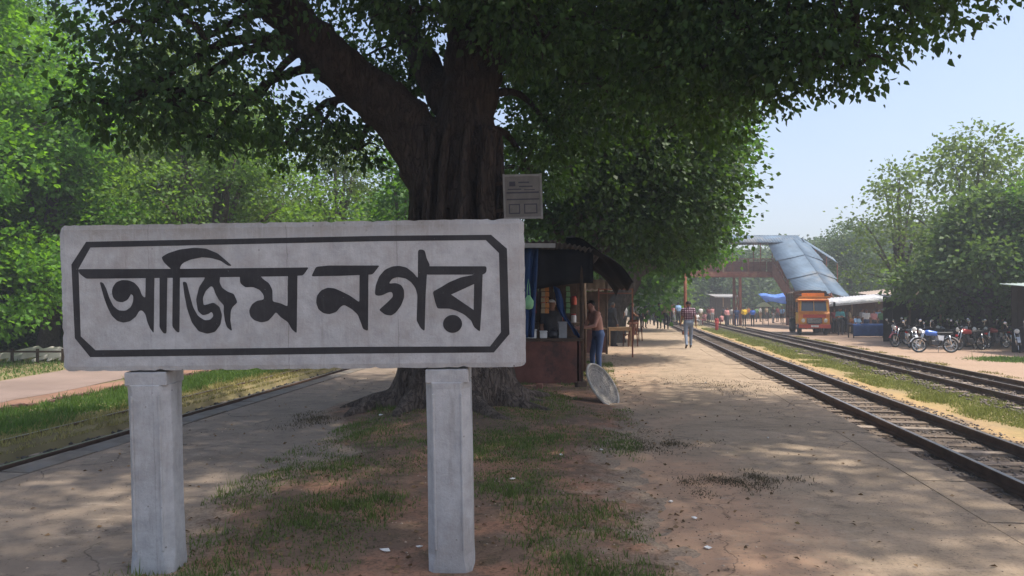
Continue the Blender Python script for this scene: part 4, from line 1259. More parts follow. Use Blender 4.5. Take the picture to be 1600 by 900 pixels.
gp = on(1590, 563, G0)
def patch_grass(rs, n):
    x = gp.x + rs.normal(0, 0.55, n); y = gp.y + rs.normal(0, 0.5, n)
    return x, y, np.full(n, G0)
blades('grass_patch', 'small green grass tuft on the bare earth near the motorcycles', 9000, patch_grass, 0.04, 0.10, M_GRASS, 7, 0.007, 'grass')

M_DEAD = leaf_mat('dead_grass', (0.075, 0.058, 0.032), (0.06, 0.05, 0.02), 0.2, 0.6, dry=(0.2, 0.15, 0.07))
def heap(u, v, rx, ry, hh):
    c_ = on(u, v, 0.0)
    def f(rs, n):
        k = rs.randint(0, 26, n); cx = np.random.RandomState(int(u)).normal(0, 1, 26); cy = np.random.RandomState(int(v)).normal(0, 1, 26)
        x = c_.x + cx[k] * rx * .55 + rs.normal(0, .16 * rx, n); y = c_.y + cy[k] * ry * .55 + rs.normal(0, .16 * ry, n)
        return x, y, np.full(n, 0.002) + rs.uniform(0, hh, n)
    return f
for u, v, rx, ry, lab in [(1135, 752, .42, .5, 'dark heap of pulled dead grass on the paving right of the earth strip'), (1118, 600, 1.0, 1.4, 'thin dead grass tufts on the sunlit paving by the near track'), (1010, 690, .5, .6, 'trodden dead grass at the right edge of the earth strip'), (520, 655, .7, .7, 'trodden dead grass at the left edge of the earth strip')]:
    blades('dead_grass', lab, 2200 if u == 1135 else 1300, heap(u, v, rx, ry, .012), 0.010, 0.032, M_DEAD, int(u), 0.0035)
def litter(name, label, n, sf, smin, smax, m, seed):
    rs = np.random.RandomState(seed)
    x, y, z = sf(rs, n); n = len(x)
    a = rs.uniform(0, 6.28, n)
    D = np.stack([np.cos(a), np.sin(a), rs.uniform(-.1, .35, n)], -1)
    P = np.stack([x, y, z + 0.006], -1)
    return tag(obj(name, leaves(name, P, D, rs.uniform(smin, smax, n), [m], seed, fold=0.3, width=0.3)), label, 'leaf litter', kind='stuff')
def lit1(rs, n):
    y = 3.0 + 20 * rs.rand(n) ** 1.5; x = rs.uniform(-4.5, 5, n)
    ok = (x > xl(PL - .3, y)) & (x < xr(PR - .1, y))
    le, re = strip_edges(y)
    dens = np.where((x > le - .1) & (x < re + .5), 0.9, 0.13) * (0.3 + fnoise(x, y, 1.0, 61))
    ok &= rs.rand(n) < dens
    x, y = x[ok], y[ok]
    return x, y, np.maximum(soil_height(x, y), 0.0)
litter('fallen_leaves', 'dry brown leaves and bits scattered over the platform', 11000, lit1, 0.015, 0.05, M_LITTER, 9)
def crumbs(rs, n):
    y = 3.0 + 22 * rs.rand(n) ** 1.6; x = rs.uniform(-4.5, 6, n)
    ok = (x > xl(PL - .3, y)) & (x < xr(PR - .1, y)) & (rs.rand(n) < 0.2 + 0.9 * (fnoise(x, y, 1.2, 66) > .52))
    x, y = x[ok], y[ok]
    return x, y, np.maximum(soil_height(x, y), 0.0)
cr = stones('grit', 12000, crumbs, 0.002, 0.008, 8, mat('grit_mix', (0.16, 0.12, 0.09), 0.95, scale=9, var=0.75, bmp=0))
cr['label'] = 'loose grit and soil crumbs on the platform'; cr['category'] = 'grit'
def peb(rs, n):
    y = 3.0 + 18 * rs.rand(n) ** 1.7; x = rs.uniform(-4.5, 5.5, n)
    ok = (x > xl(PL - .3, y)) & (x < xr(PR - .05, y)) & (fnoise(x, y, 0.8, 71) > .5)
    x, y = x[ok], y[ok]
    return x, y, np.maximum(soil_height(x, y), 0.0)
pb = stones('pebbles', 5000, peb, 0.004, 0.012, 18, mat('pebble_mix', (0.36, 0.28, 0.21), 0.95, scale=7, var=0.6, bmp=0))
pb['label'] = 'pale pebbles and brick chips strewn over the platform'; pb['category'] = 'pebbles'
# pieces of white litter
rnd = random.Random(3)
for k, (u, v) in enumerate([(1200, 681), (877, 712), (595, 655), (648, 644), (602, 864), (801, 752), (1103, 596), (1048, 780), (1105, 851), (940, 700), (1085, 805), (655, 858)]):
    p = on(u, v, 0.03)
    mb = MB(); s = rnd.uniform(0.018, 0.034)
    pts = [(rnd.uniform(.7, 1.2) * s * math.cos(a), rnd.uniform(.5, .9) * s * math.sin(a), rnd.uniform(0, .5) * s) for a in np.linspace(0, 6.28, 7)[:-1]]
    mb.add(pts + [(0, 0, s * .6), (0, 0, -s * .2)], [(i, (i + 1) % 6, 6) for i in range(6)] + [((i + 1) % 6, i, 7) for i in range(6)])
    o = mb.build('paper_scrap', M_PAPER)
    hgt = float(max(soil_height(np.array([p.x]), np.array([p.y]))[0], 0))
    o.location = (p.x, p.y, hgt + 0.006); o.rotation_euler.z = rnd.uniform(0, 6)
    tag(o, 'small crumpled scrap of white litter lying on the platform', 'litter', 'white litter scraps on the platform')

# ------------------------------------------------------------------ notice board nailed to the big trunk
def plank_wall(mb, x0, x1, y, z0, z1, n, mi=0, t=0.02, seed=0):
    r = random.Random(seed); w = (x1 - x0) / n
    for i in range(n):
        mb.box((x0 + w * (i + .5), y + r.uniform(-.006, .006), (z0 + z1) / 2 + r.uniform(-.01, .01)), (w * 0.96, t, z1 - z0), mi)
nb = thing('notice_board', 'small faded grey notice board fixed to the right of the big trunk', 'notice board', at(818, 340, 10.9))
mb = MB(); mb.box((0, 0, .31), (.52, .018, .60)); mb.build('panel', M_NOTICE, nb)
mb = MB()
for x in (-.275, .275): mb.box((x, 0, .31), (.028, .035, .68))
mb.box((0, 0, .625), (.52, .034, .03)); mb.box((0, 0, -.005), (.52, .034, .03))
mb.build('frame', M_NOTICEPALE, nb)
mb = MB()
for (x, z, w, h) in [(0, .37, .48, .022), (0, .27, .48, .018), (-.15, .50, .09, .07), (.02, .52, .16, .02), (.05, .46, .20, .018), (-.12, .42, .2, .015), (.1, .41, .16, .012)]:
    mb.box((x, -.0105, z), (w, .004, h))
for (x, z, w, h) in [(-.13, .13, .15, .13), (.11, .13, .18, .13)]:
    for dx, dz, a, b in [(0, h / 2, w, .016), (0, -h / 2, w, .016), (-w / 2, 0, .016, h), (w / 2, 0, .016, h)]: mb.box((x + dx, -.0105, z + dz), (a + (.016 if dx == 0 else 0), .004 if dx else .0052, b))
mb.build('print', M_NOTICEDARK, nb)
mb = MB()
for z in (.12, .52): mb.bar((-.30, .02, z), (-.50, .22, z), .03, .05)
mb.build('bracket', M_WOOD, nb)
nb.rotation_euler = (0, R(-2), R(4))

# ------------------------------------------------------------------ people
PERSON = {}
def person_mesh(key, joints, opts, vox):
    """one continuous skin grown round tapered capsules, each carrying a cloth or skin slot"""
    if key in PERSON: return PERSON[key]
    J = {'pelvis': (0, 0, .92), 'waist': (0, .005, 1.06), 'chest': (0, .01, 1.27), 'neck': (0, .015, 1.43), 'head': (0, -.01, 1.555),
         'shL': (-.175, .01, 1.375), 'shR': (.175, .01, 1.375), 'elL': (-.225, .03, 1.10), 'elR': (.225, .03, 1.10), 'wrL': (-.235, -.05, .86), 'wrR': (.235, -.05, .86),
         'hipL': (-.09, 0, .90), 'hipR': (.09, 0, .90), 'knL': (-.10, -.02, .49), 'knR': (.10, -.02, .49), 'anL': (-.10, .02, .085), 'anR': (.10, .02, .085), 'toL': (-.115, -.13, .035), 'toR': (.115, -.13, .035)}
    J.update(joints)
    J = {k: Vector(v) for k, v in J.items()}
    SK, SH_, TR, SO = 0, 1, 2, 3
    caps = []
    def c(a, b, ra, rb, m): caps.append((Vector(a), Vector(b), ra, rb, m))
    lat = (J['shR'] - J['shL']).normalized()
    c(J['pelvis'] - lat * .06, J['pelvis'] + lat * .06, .12, .12, TR)
    for s in (-1, 1):
        c(J['pelvis'] + lat * .045 * s, J['waist'] + lat * .04 * s, .112, .105, TR if not opts.get('long_shirt') else SH_)
        c(J['waist'] + lat * .04 * s, J['chest'] + lat * .07 * s, .112, .118, SH_)
    c(J['chest'], J['neck'], .12, .07, SH_)
    c(J['shL'], J['shR'], .072, .072, SH_)
    c(J['neck'], J['head'] + (J['neck'] - J['head']) * .3, .052, .05, SK)
    hd = (J['head'] - J['neck']).normalized()
    fwd = lat.cross(hd).normalized() * -1
    if fwd.y > 0 and opts.get('keepfwd', True): fwd = -fwd
    c(J['head'] - hd * .045 + fwd * .015, J['head'] + hd * .045, .070, .086, SK)
    c(J['head'] + fwd * .085 + hd * -.005, J['head'] + fwd * .095 - hd * .02, .012, .016, SK)
    for s in (-1, 1): c(J['head'] + lat * .085 * s - hd * .01, J['head'] + lat * .088 * s + hd * .015, .014, .016, SK)
    slv = opts.get('sleeve', .65)
    for s in 'LR':
        sh, el, wr = J['sh' + s], J['el' + s], J['wr' + s]
        if slv <= 1:
            m = sh.lerp(el, slv)
            c(sh, m, .066, .056, SH_); c(m, el, .045, .041, SK); c(el, wr, .041, .029, SK)
        else:
            c(sh, el, .066, .052, SH_); c(el, wr, .05, .04, SH_)
        d = (wr - el).normalized()
        c(wr, wr + d * .07, .030, .034, SK)
        hip, kn, an, to = J['hip' + s], J['kn' + s], J['an' + s], J['to' + s]
        c(hip, kn, .092, .064, TR); c(kn, an, .062, .046, TR if not opts.get('shorts') else SK)
        c(an, to, .042, .034, SO); c(an + (an - to) * .25 * Vector((1, 1, 0)), an, .038, .04, SO)
    if opts.get('lungi'):
        kc = (J['knL'] + J['knR']) / 2; ac = (J['anL'] + J['anR']) / 2
        for s in (-1, 1):
            c(J['pelvis'] + lat * .06 * s, kc + lat * .09 * s, .13, .115, TR); c(kc + lat * .09 * s, kc.lerp(ac, opts['lungi']) + lat * .10 * s, .115, .11, TR)
        c(J['pelvis'], kc.lerp(ac, opts['lungi']), .15, .13, TR)
    if opts.get('scarf'):
        c(J['neck'] - lat * .1, J['neck'] + lat * .1, .07, .07, 4)
    mb = MB()
    for a, b, ra, rb, m in caps: mb.capsule(a, b, ra, rb, 12)
    me = voxel(mb.mesh('body', SKIN), vox, 2)
    nv = len(me.vertices); co = np.empty(nv * 3, np.float32); me.vertices.foreach_get('co', co); co = co.reshape(-1, 3)
    npoly = len(me.polygons); pc = np.empty(npoly * 3, np.float32); me.polygons.foreach_get('center', pc); pc = pc.reshape(-1, 3)
    best = np.full(npoly, 1e9); idx_ = np.zeros(npoly, int)
    for a, b, ra, rb, m in caps:
        a_, b_ = np.array(a), np.array(b); ab = b_ - a_; l2 = max(1e-9, ab @ ab)
        t = np.clip(((pc - a_) @ ab) / l2, 0, 1)
        d = np.linalg.norm(pc - a_ - t[:, None] * ab, axis=1) - (ra + (rb - ra) * t)
        k = d < best; best[k] = d[k]; idx_[k] = m
    faces = [tuple(p.vertices) for p in me.polygons]
    body = MB(); body.v = [tuple(p) for p in co]; body.f = faces; body.m = list(map(int, idx_))
    for s in 'LR':                     # five fingers of unequal length, gently curled
        el, wr = J['el' + s], J['wr' + s]
        d = (wr - el).normalized(); side = d.cross(Vector((1, 0, 0))).normalized() if abs(d.x) < .8 else d.cross(Vector((0, 1, 0))).normalized()
        nrm = d.cross(side).normalized() * (1 if s == 'L' else -1)
        palm = wr + d * .085
        for i, ln in enumerate((.062, .072, .068, .052)):
            b = palm + side * (.024 - .016 * i)
            body.tube([b - d * .01, b + d * ln * .55, b + d * ln * .9 + nrm * ln * .35], [.0085, .008, .006], 6, SK)
        b = wr + d * .03 + side * .03
        body.tube([b - side * .01, b + side * .022 + d * .025, b + side * .026 + d * .05], [.010, .009, .007], 6, SK)
    out = body.mesh('person_body', [SKIN, SKIN, SKIN, SKIN, SKIN], True)
    bpy.data.meshes.remove(me)
    # hair: a cap over the back and top of the skull
    hb = MB(); hc = J['head'] + hd * .035 - fwd * .012
    for i in range(7):
        for k in range(14):
            th = math.pi * .62 * i / 6; ph = 2 * math.pi * k / 14
            cutb = 1.0
            v = hd * math.cos(th) + (lat * math.cos(ph) + fwd * -math.sin(ph)) * math.sin(th)
            f = v.dot(fwd)
            if f > 0.35 and math.cos(th) < 0.45: v = (v + hd * (0.45 - math.cos(th)) * 1.4).normalized()
            hb.v.append(tuple(hc + v * (.097 + opts.get('hair', 0) * (1 if f < 0 else .2) * max(0, -math.cos(th) + .2))))
    for i in range(6):
        for k in range(14):
            hb.f.append((i * 14 + k, (i + 1) * 14 + k, (i + 1) * 14 + (k + 1) % 14, i * 14 + (k + 1) % 14)); hb.m.append(0)
    hair = hb.mesh('hair', HAIR, True)
    PERSON[key] = (out, hair)
    return PERSON[key]
POSES = {
    'stand': ({}, {}),
    'walk': ({'knL': (-.10, -.16, .52), 'anL': (-.10, -.20, .10), 'toL': (-.11, -.34, .05), 'knR': (.10, .05, .50), 'anR': (.10, .24, .13), 'toR': (.11, .12, .05), 'wrL': (-.24, .10, .88), 'wrR': (.24, -.20, .90), 'elL': (-.23, .10, 1.11), 'elR': (.23, -.02, 1.10)}, {}),
    'lungi': ({'knL': (-.10, -.05, .49), 'anL': (-.10, -.10, .085), 'toL': (-.11, -.25, .035), 'anR': (.10, .10, .085), 'toR': (.115, -.05, .035), 'elL': (-.25, .02, 1.12), 'wrL': (-.17, -.17, 1.02), 'elR': (.25, .02, 1.12), 'wrR': (.17, -.17, 1.02)}, {'lungi': .55}),
    'folded': ({'elL': (-.24, -.02, 1.12), 'elR': (.24, -.02, 1.12), 'wrL': (.02, -.20, 1.16), 'wrR': (-.02, -.21, 1.10)}, {'sleeve': .9}),
    'gown': ({}, {'lungi': .92, 'sleeve': 2, 'hair': .05, 'long_shirt': True}),
    'lean': ({'pelvis': (0, .04, .93), 'waist': (0, .02, 1.06), 'chest': (0, -.03, 1.27), 'neck': (0, -.08, 1.42), 'head': (0, -.13, 1.54), 'shL': (-.175, -.06, 1.37), 'shR': (.175, -.06, 1.37), 'elL': (-.22, -.16, 1.12), 'elR': (.22, -.14, 1.12), 'wrL': (-.14, -.38, 1.08), 'wrR': (.14, -.36, 1.08), 'hipL': (-.09, .04, .90), 'hipR': (.09, .04, .90), 'knR': (.10, .0, .48), 'knL': (-.1, -.06, .49), 'anL': (-.10, -.04, .085), 'toL': (-.115, -.19, .035)}, {'sleeve': 0.3}),
    'sit': ({'pelvis': (0, .12, .53), 'waist': (0, .12, .66), 'chest': (0, .09, .87), 'neck': (0, .07, 1.02), 'head': (0, .03, 1.14), 'shL': (-.175, .08, .97), 'shR': (.175, .08, .97), 'elL': (-.22, -.03, .75), 'elR': (.22, -.03, .75), 'wrL': (-.13, -.23, .66), 'wrR': (.13, -.23, .66), 'hipL': (-.09, .10, .52), 'hipR': (.09, .10, .52), 'knL': (-.12, -.32, .50), 'knR': (.12, -.32, .50), 'anL': (-.12, -.30, .085), 'anR': (.12, -.30, .085), 'toL': (-.13, -.45, .035), 'toR': (.13, -.45, .035)}, {}),
}
def person(label, loc, rz, pose, shirt, trousers, skin=None, shoes=None, scale=1.0, group=None, vox=0.026, hairm=None):
    """faces -Y at rz = 0"""
    j, o = POSES[pose]
    me, hair = person_mesh((pose, vox), j, o, vox)
    p = obj('person', me); p.location = loc; p.rotation_euler.z = rz; p.scale = (scale,) * 3
    ms = [skin or SKIN, shirt, trousers, shoes or cloth('sandal', (0.05, 0.035, 0.03)), shirt]
    for s, m in zip(p.material_slots, ms):
        s.link = 'OBJECT'; s.material = m
    h = obj('hair', hair, p)
    if hairm:
        h.material_slots[0].link = 'OBJECT'; h.material_slots[0].material = hairm
    return tag(p, label, 'person', group)
C = {k: cloth(k, v) for k, v in dict(black=(.02, .02, .022), charcoal=(.05, .05, .055), jeans=(.055, .085, .17), palejeans=(.20, .24, .31), white=(.68, .67, .65), grey=(.28, .28, .29), pink=(.55, .25, .25), red=(.40, .05, .05), yellow=(.72, .47, .04), blue=(.06, .16, .55), navy=(.03, .05, .12), teal=(.07, .25, .27), green=(.16, .28, .13), maroon=(.16, .035, .04), khaki=(.30, .23, .14), orange=(.5, .2, .06), sky=(.25, .4, .6)).items()}

p = on(931, 590, 0)
person('shirtless person in blue jeans leaning in at the side of the tea stall', (p.x + .02, p.y, 0), R(-72), 'lean', SKINP, C['jeans'], skin=SKINP, group='people at the tea stall', vox=0.018)
p = on(1076, 545, 0)
person('person in checked shirt and pale trousers walking away along the near track', (p.x, p.y, 0), R(174), 'walk', M_PLAID, C['palejeans'], vox=0.02)
people = [
    # u, v(feet), ground z, facing, pose, shirt, trousers, label, scale
    (1007, 513, 0, 20, 'stand', 'black', 'black', 'person all in black standing beside the platform stalls', 1.0),
    (1030, 514, 0, 190, 'stand', 'charcoal', 'charcoal', 'person in dark grey, nearer the stalls of a standing pair', .98),
    (1041, 515, 0, 170, 'stand', 'khaki', 'charcoal', 'person in brown top standing close to one in dark grey', 1.0),
    (1022, 509, 0, 10, 'walk', 'navy', 'black', 'person in navy walking behind the one in black', .97),
    (988, 523, 0, 100, 'lungi', 'charcoal', 'black', 'person in dark shirt and wrap standing by the wooden table', .98),
    (976, 527, 0, 250, 'stand', 'grey', 'black', 'person in grey shirt at the stall with the red rail', 1.0),
    (957, 541, 0, 120, 'gown', 'charcoal', 'charcoal', 'person in a long dark gown beside the tea stall', .98),
    (1052, 503, 0, 60, 'walk', 'pink', 'grey', 'person in pink top far down the platform', .95),
    (1090, 509, -.42, 30, 'sit', 'white', 'grey', 'person in white sitting between the tracks beside the platform', .95),
    (1100, 508, -.42, 300, 'sit', 'pink', 'maroon', 'person in pink sitting on the ground between the tracks', .95),
    (1120, 516, -.42, 10, 'gown', 'red', 'red', 'small person in a red dress standing on the dry grass', .62),
    (1127, 509, -.42, 200, 'sit', 'pink', 'maroon', 'person in pink sitting behind the one in the red dress', .85),
    (1136, 511, -.42, 20, 'lungi', 'pink', 'charcoal', 'person in pale pink shirt standing left of the blue one', 1.0),
    (1151, 510, -.42, 180, 'stand', 'navy', 'navy', 'person in dark blue standing left of the yellow shirt', .98),
    (1163, 511, -.42, 190, 'folded', 'yellow', 'charcoal', 'person in bright yellow shirt by the three-rail track', 1.02),
    (1176, 510, -.42, 170, 'stand', 'blue', 'black', 'person in bright blue shirt right of the yellow shirt', .97),
    (1188, 503, -.42, 90, 'stand', 'white', 'khaki', 'person in white shirt beside the blue awning', 1.0),
    (1208, 505, -.44, 40, 'stand', 'charcoal', 'grey', 'person in dark shirt under the blue awning', 1.0),
    (1222, 506, -.44, 320, 'stand', 'sky', 'charcoal', 'person in pale blue shirt between awning and truck', 1.0),
    (1303, 521, -.44, 20, 'stand', 'maroon', 'black', 'person in maroon shirt right beside the orange truck', 1.0),
    (1313, 524, -.44, 340, 'folded', 'teal', 'charcoal', 'person in teal shirt under the end of the white tin roof', 1.05),
    (1328, 521, -.44, 60, 'stand', 'khaki', 'khaki', 'person in khaki under the white tin roof', .98),
    (1341, 525, -.44, 20, 'sit', 'sky', 'navy', 'person in pale blue seated before the blue cloth table', 1.05),
    (1354, 523, -.44, 350, 'stand', 'white', 'navy', 'person in white standing behind the blue cloth table', .98),
    (1366, 523, -.44, 10, 'stand', 'pink', 'charcoal', 'person in pink standing behind the blue cloth table', .96),
    (1379, 526, -.44, 320, 'lungi', 'green', 'charcoal', 'person in green shirt at the right end of the blue cloth table', 1.0),
    (1402, 528, -.44, 20, 'stand', 'white', 'maroon', 'person in white shirt and maroon trousers among the motorcycles', .98),
    (1424, 528, -.44, 60, 'stand', 'maroon', 'black', 'person in maroon shirt behind the blue motorcycle', 1.02),
    (1416, 526, -.44, 180, 'stand', 'grey', 'grey', 'person in grey shirt with back turned near the motorcycles', 1.02),
    (1198, 502, -.44, 20, 'stand', 'khaki', 'charcoal', 'person in brown shirt left of the blue awning poles', 1.0),
    (1215, 503, -.44, 200, 'stand', 'maroon', 'charcoal', 'person in maroon with back turned under the blue awning', 1.0),
    (1230, 505, -.44, 90, 'stand', 'white', 'navy', 'person in white shirt close behind the truck', 1.0),
    (1320, 520, -.44, 10, 'stand', 'charcoal', 'black', 'person in dark grey between the teal and khaki shirts', 1.0),
    (1334, 522, -.44, 340, 'sit', 'orange', 'charcoal', 'seated person in orange under the white tin roof', 1.0),
    (1347, 521, -.44, 30, 'stand', 'grey', 'charcoal', 'person in grey behind the left end of the blue cloth table', 1.0),
    (1372, 521, -.44, 350, 'stand', 'sky', 'charcoal', 'person in pale blue between the pink and green shirts', 1.0),
    (1390, 525, -.44, 40, 'stand', 'navy', 'black', 'person in navy between the table and the motorcycles', 1.0),
    (1468, 529, -.44, 350, 'stand', 'charcoal', 'black', 'person in dark shirt in the shade behind the motorcycles', 1.0),
    (1490, 528, -.44, 20, 'stand', 'white', 'charcoal', 'person in white shirt in the shaded hut front', 1.0),
    (1060, 508, 0, 200, 'stand', 'sky', 'charcoal', 'person in pale blue on the platform beyond the red post', 1.0),
    (1107, 506, -.42, 30, 'stand', 'maroon', 'charcoal', 'person in maroon standing behind those sitting between tracks', 1.0),
    (1143, 506, -.42, 160, 'stand', 'white', 'grey', 'person in white between the pale pink and dark blue shirts', .97),
    (1083, 504, -0.42, 20, 'stand', 'navy', 'charcoal', 'person in navy near those sitting between the tracks', 0.98),
    (1095, 503, -0.42, 190, 'stand', 'white', 'khaki', 'person in white and khaki walking beyond the red post', 0.98),
    (1113, 503, -0.42, 10, 'stand', 'pink', 'grey', 'person in pink and grey beyond the red dress', 0.98),
    (1131, 503, -0.42, 170, 'stand', 'charcoal', 'black', 'person in dark grey behind the pale pink shirt', 0.98),
    (1157, 503, -0.42, 20, 'stand', 'khaki', 'navy', 'person in khaki behind the yellow and blue shirts', 0.98),
    (1169, 502, -0.42, 340, 'stand', 'orange', 'charcoal', 'person in orange between yellow and bright blue shirts', 0.98),
    (1182, 504, -0.42, 190, 'walk', 'green', 'charcoal', 'person in green walking towards the blue awning', 0.98),
    (1014, 507, 0, 170, 'stand', 'grey', 'charcoal', 'person in grey between the standing pair and the one in black', 0.98),
    (1048, 506, 0, 20, 'stand', 'maroon', 'black', 'person in maroon beyond the standing pair', 0.98),
    (1036, 504, 0, 200, 'stand', 'white', 'black', 'person in white far beyond the standing pair', 0.98),
    (994, 515, 0, 30, 'stand', 'navy', 'navy', 'person all in navy close to the rusty-roofed stall', 0.98),
    (1238, 507, -0.44, 10, 'stand', 'charcoal', 'khaki', 'person in dark shirt at the rear wheel of the truck', 0.98),
    (1396, 522, -0.44, 350, 'stand', 'khaki', 'grey', 'person in khaki behind the all-red motorcycle', 0.98),
    (1436, 527, -0.44, 10, 'stand', 'sky', 'navy', 'person in pale blue behind the all-black motorcycle', 0.98),
    (1452, 528, -0.44, 200, 'stand', 'grey', 'black', 'person in grey in the shade behind the blue and white motorcycle', 0.98),
    (999, 517, 0, 160, 'stand', 'white', 'charcoal', 'person in white top beside the one in black on the platform', .98),
]
for u, v, z, a, ps, sh, tr, lab, sc in people:
    p = on(u, v, z)
    person(lab, (p.x, p.y, z), R(a), ps, C[sh], C[tr], scale=sc, group='people about the station')
p = at(862, 500, 15.9)
person('stall keeper in dark shirt with a white cloth on the head inside the tea stall', (p.x, 16.0, 0), R(10), 'stand', C['charcoal'], C['black'], group='people at the tea stall', hairm=C['white'])

# ------------------------------------------------------------------ tea stall behind the tree
ST = Vector((0.50, 15.4, 0))
stall = thing('tea_stall', 'dark tea stall with red-brown counter, tin roof and hanging tarpaulins', 'stall', ST)
SX0, SX1, SYF, SYB = -1.3, 1.15, -0.9, 1.5
for i, (x, y) in enumerate([(SX0, SYF + .1), (.86, SYF + .1), (SX0, SYB), (SX1, SYB), (-.1, SYF + .1)]):
    mb = MB(); mb.tube([(x, y, -.05), (x + .02, y, 1.3), (x, y + .01, 2.62 if y < 0 else 2.3)], [.045, .04, .038], 8); mb.build('post', M_WOOD, stall, True)
def corrugated(name, m, parent, corners_, waves, amp=0.02, n=None, thick=0.004):
    """corrugated sheet over a quad a,b,c,d (a->b runs across the waves)"""
    a, b, c, d = [Vector(p) for p in corners_]
    n = n or waves * 6
    nrm = (b - a).cross(d - a).normalized()
    mb = MB(); V = []
    for s in (0, 1):
        for i in range(n + 1):
            t = i / n
            w = nrm * (math.sin(t * waves * 2 * math.pi) * amp - s * thick)
            V.append(a.lerp(b, t) + w); V.append(d.lerp(c, t) + w)
    F = []; o = 2 * (n + 1)
    for i in range(n):
        F.append((2 * i, 2 * i + 2, 2 * i + 3, 2 * i + 1)); F.append((o + 2 * i + 1, o + 2 * i + 3, o + 2 * i + 2, o + 2 * i))
        F.append((2 * i, o + 2 * i, o + 2 * i + 2, 2 * i + 2)); F.append((2 * i + 1, 2 * i + 3, o + 2 * i + 3, o + 2 * i + 1))
    F.append((0, 1, o + 1, o)); F.append((2 * n, o + 2 * n, o + 2 * n + 1, 2 * n + 1))
    mb.add(V, F)
    return mb.build(name, m, parent, True)
corrugated('roof_sheet', M_TINDARK, stall, [(SX0 - .25, SYF - .45, 2.72), (.35, SYF - .45, 2.80), (.35, SYB + .3, 2.36), (SX0 - .25, SYB + .3, 2.30)], 16)
corrugated('roof_sheet', M_TINDARK, stall, [(.30, SYF - .35, 2.79), (SX1 + .1, SYF - .3, 2.62), (SX1 + .1, SYB + .3, 2.25), (.30, SYB + .3, 2.33)], 10)
mb = MB(); mb.box((-.45, SYF - .46, 2.70), (1.55, .03, .085)); mb.build('fascia_board', M_TIN, stall)
def drape(name, m, parent, fn, nu=16, nv=14):
    V = [fn(i / nu, j / nv) for j in range(nv + 1) for i in range(nu + 1)]
    F = [(j * (nu + 1) + i, j * (nu + 1) + i + 1, (j + 1) * (nu + 1) + i + 1, (j + 1) * (nu + 1) + i) for j in range(nv) for i in range(nu)]
    mb = MB(); mb.add(V, F)
    o = mb.build(name, m, parent, True)
    md = o.modifiers.new('thick', 'SOLIDIFY'); md.thickness = 0.006
    return o
# sagging black tarpaulin over the right end
def f_tarp(u, v):
    x = .55 + 1.25 * u; y = SYF - .5 + 2.3 * v
    z = 2.83 - .10 * u - .75 * u ** 2.2 - .17 * v + .05 * math.sin(u * 9 + v * 7) + .03 * math.sin(v * 17)
    return (x, y, z)
drape('tarpaulin', M_TARPBLACK, stall, f_tarp)
def f_shade_sheet(u, v):     # black sheet added under the roof front to darken the stall inside
    return (SX0 + .1 + 2.3 * u, SYF + .02 + .05 * math.sin(u * 22) + .04 * v, 2.66 - (.74 + .08 * math.sin(u * 5)) * v)
drape('shade_sheet', M_TARPBLACK, stall, f_shade_sheet, 28, 6)
def f_blue(u, v):
    return (-.29 + .30 * u * (1 - .45 * v) + .05 * v, SYF - .20 + .07 * math.sin(u * 11 + v * 3), 2.66 - 1.72 * v)
drape('blue_curtain', M_TARPBLUE, stall, f_blue, 12, 14)
def f_blue2(u, v):
    return (.30 + .42 * v ** 1.5 + .15 * u + .03 * math.sin(v * 9), SYF + .25 + .06 * math.sin(u * 7 + v * 5), 1.98 - 1.0 * v - .10 * u)
drape('blue_sheet', cloth('dark_blue_sheet', (.02, .05, .15)), stall, f_blue2, 8, 10)
# counter of vertical boards with a top and a plinth
ctr = MB(); ctr.box((-.22, SYF + .18, .89), (2.24, .55, .05)); ctop = ctr.build('counter_top', M_WOOD, stall)
for i in range(7):
    mb = MB(); mb.box((SX0 + .12 + i * .3, SYF - .05 + (i % 2) * .002, .445), (.2985, .025, .82)); mb.build('counter_board', M_WOODRED, stall)
mb = MB(); mb.box((.825, SYF + .20, .445), (.025, .50, .82)); mb.build('counter_side', M_WOODRED, stall)
mb = MB(); mb.box((-.22, SYF + .02, .02), (2.1, .12, .10)); mb.build('plinth', M_WOOD, stall)
mb = MB(); plank_wall(mb, SX0, SX1, SYB, 0.0, 2.3, 14, seed=4); bw = mb.build('back_wall', M_WOOD, stall)
mb = MB()
for i in range(12): mb.box((SX0 - .02, SYF + .2 + i * .185, 1.15), (.02, .175, 2.3))
mb.build('side_wall', M_WOOD, stall)
for z in (1.15, 1.55):
    mb = MB(); mb.box((0, SYB - .16, z), (2.2, .26, .03)); mb.build('shelf', M_WOOD, stall)
rnd = random.Random(17)
jar_cols = [cloth('biscuit', (.45, .28, .10)), cloth('sweets', (.5, .12, .08)), cloth('tin_lid', (.4, .4, .42)), C['white'], C['yellow']]
M_JAR = mat('jar_plastic', (.45, .40, .33), .25, scale=8, var=.3, bmp=0, spec=.6)
for z, n in ((1.165, 6), (1.565, 6)):
    for i in range(n):
        x = -.75 + i * .33 + rnd.uniform(-.03, .03)
        t = thing('jar', 'lidded snack jar on the %s shelf of the tea stall' % ('lower' if z < 1.3 else 'upper'), 'jar', ST + Vector((x, SYB - .16, z)), 0, 'jars on the tea stall shelves')
        mb = MB(); mb.lathe([(.05, 0), (.06, .015), (.06, .15), (.045, .17)], seg=12); mb.build('body', rnd.choice(jar_cols), t, True)
        mb = MB(); mb.lathe([(.05, .17), (.05, .195), (.046, .2)], seg=12); mb.build('lid', C['red'] if i % 2 else C['white'], t, True)
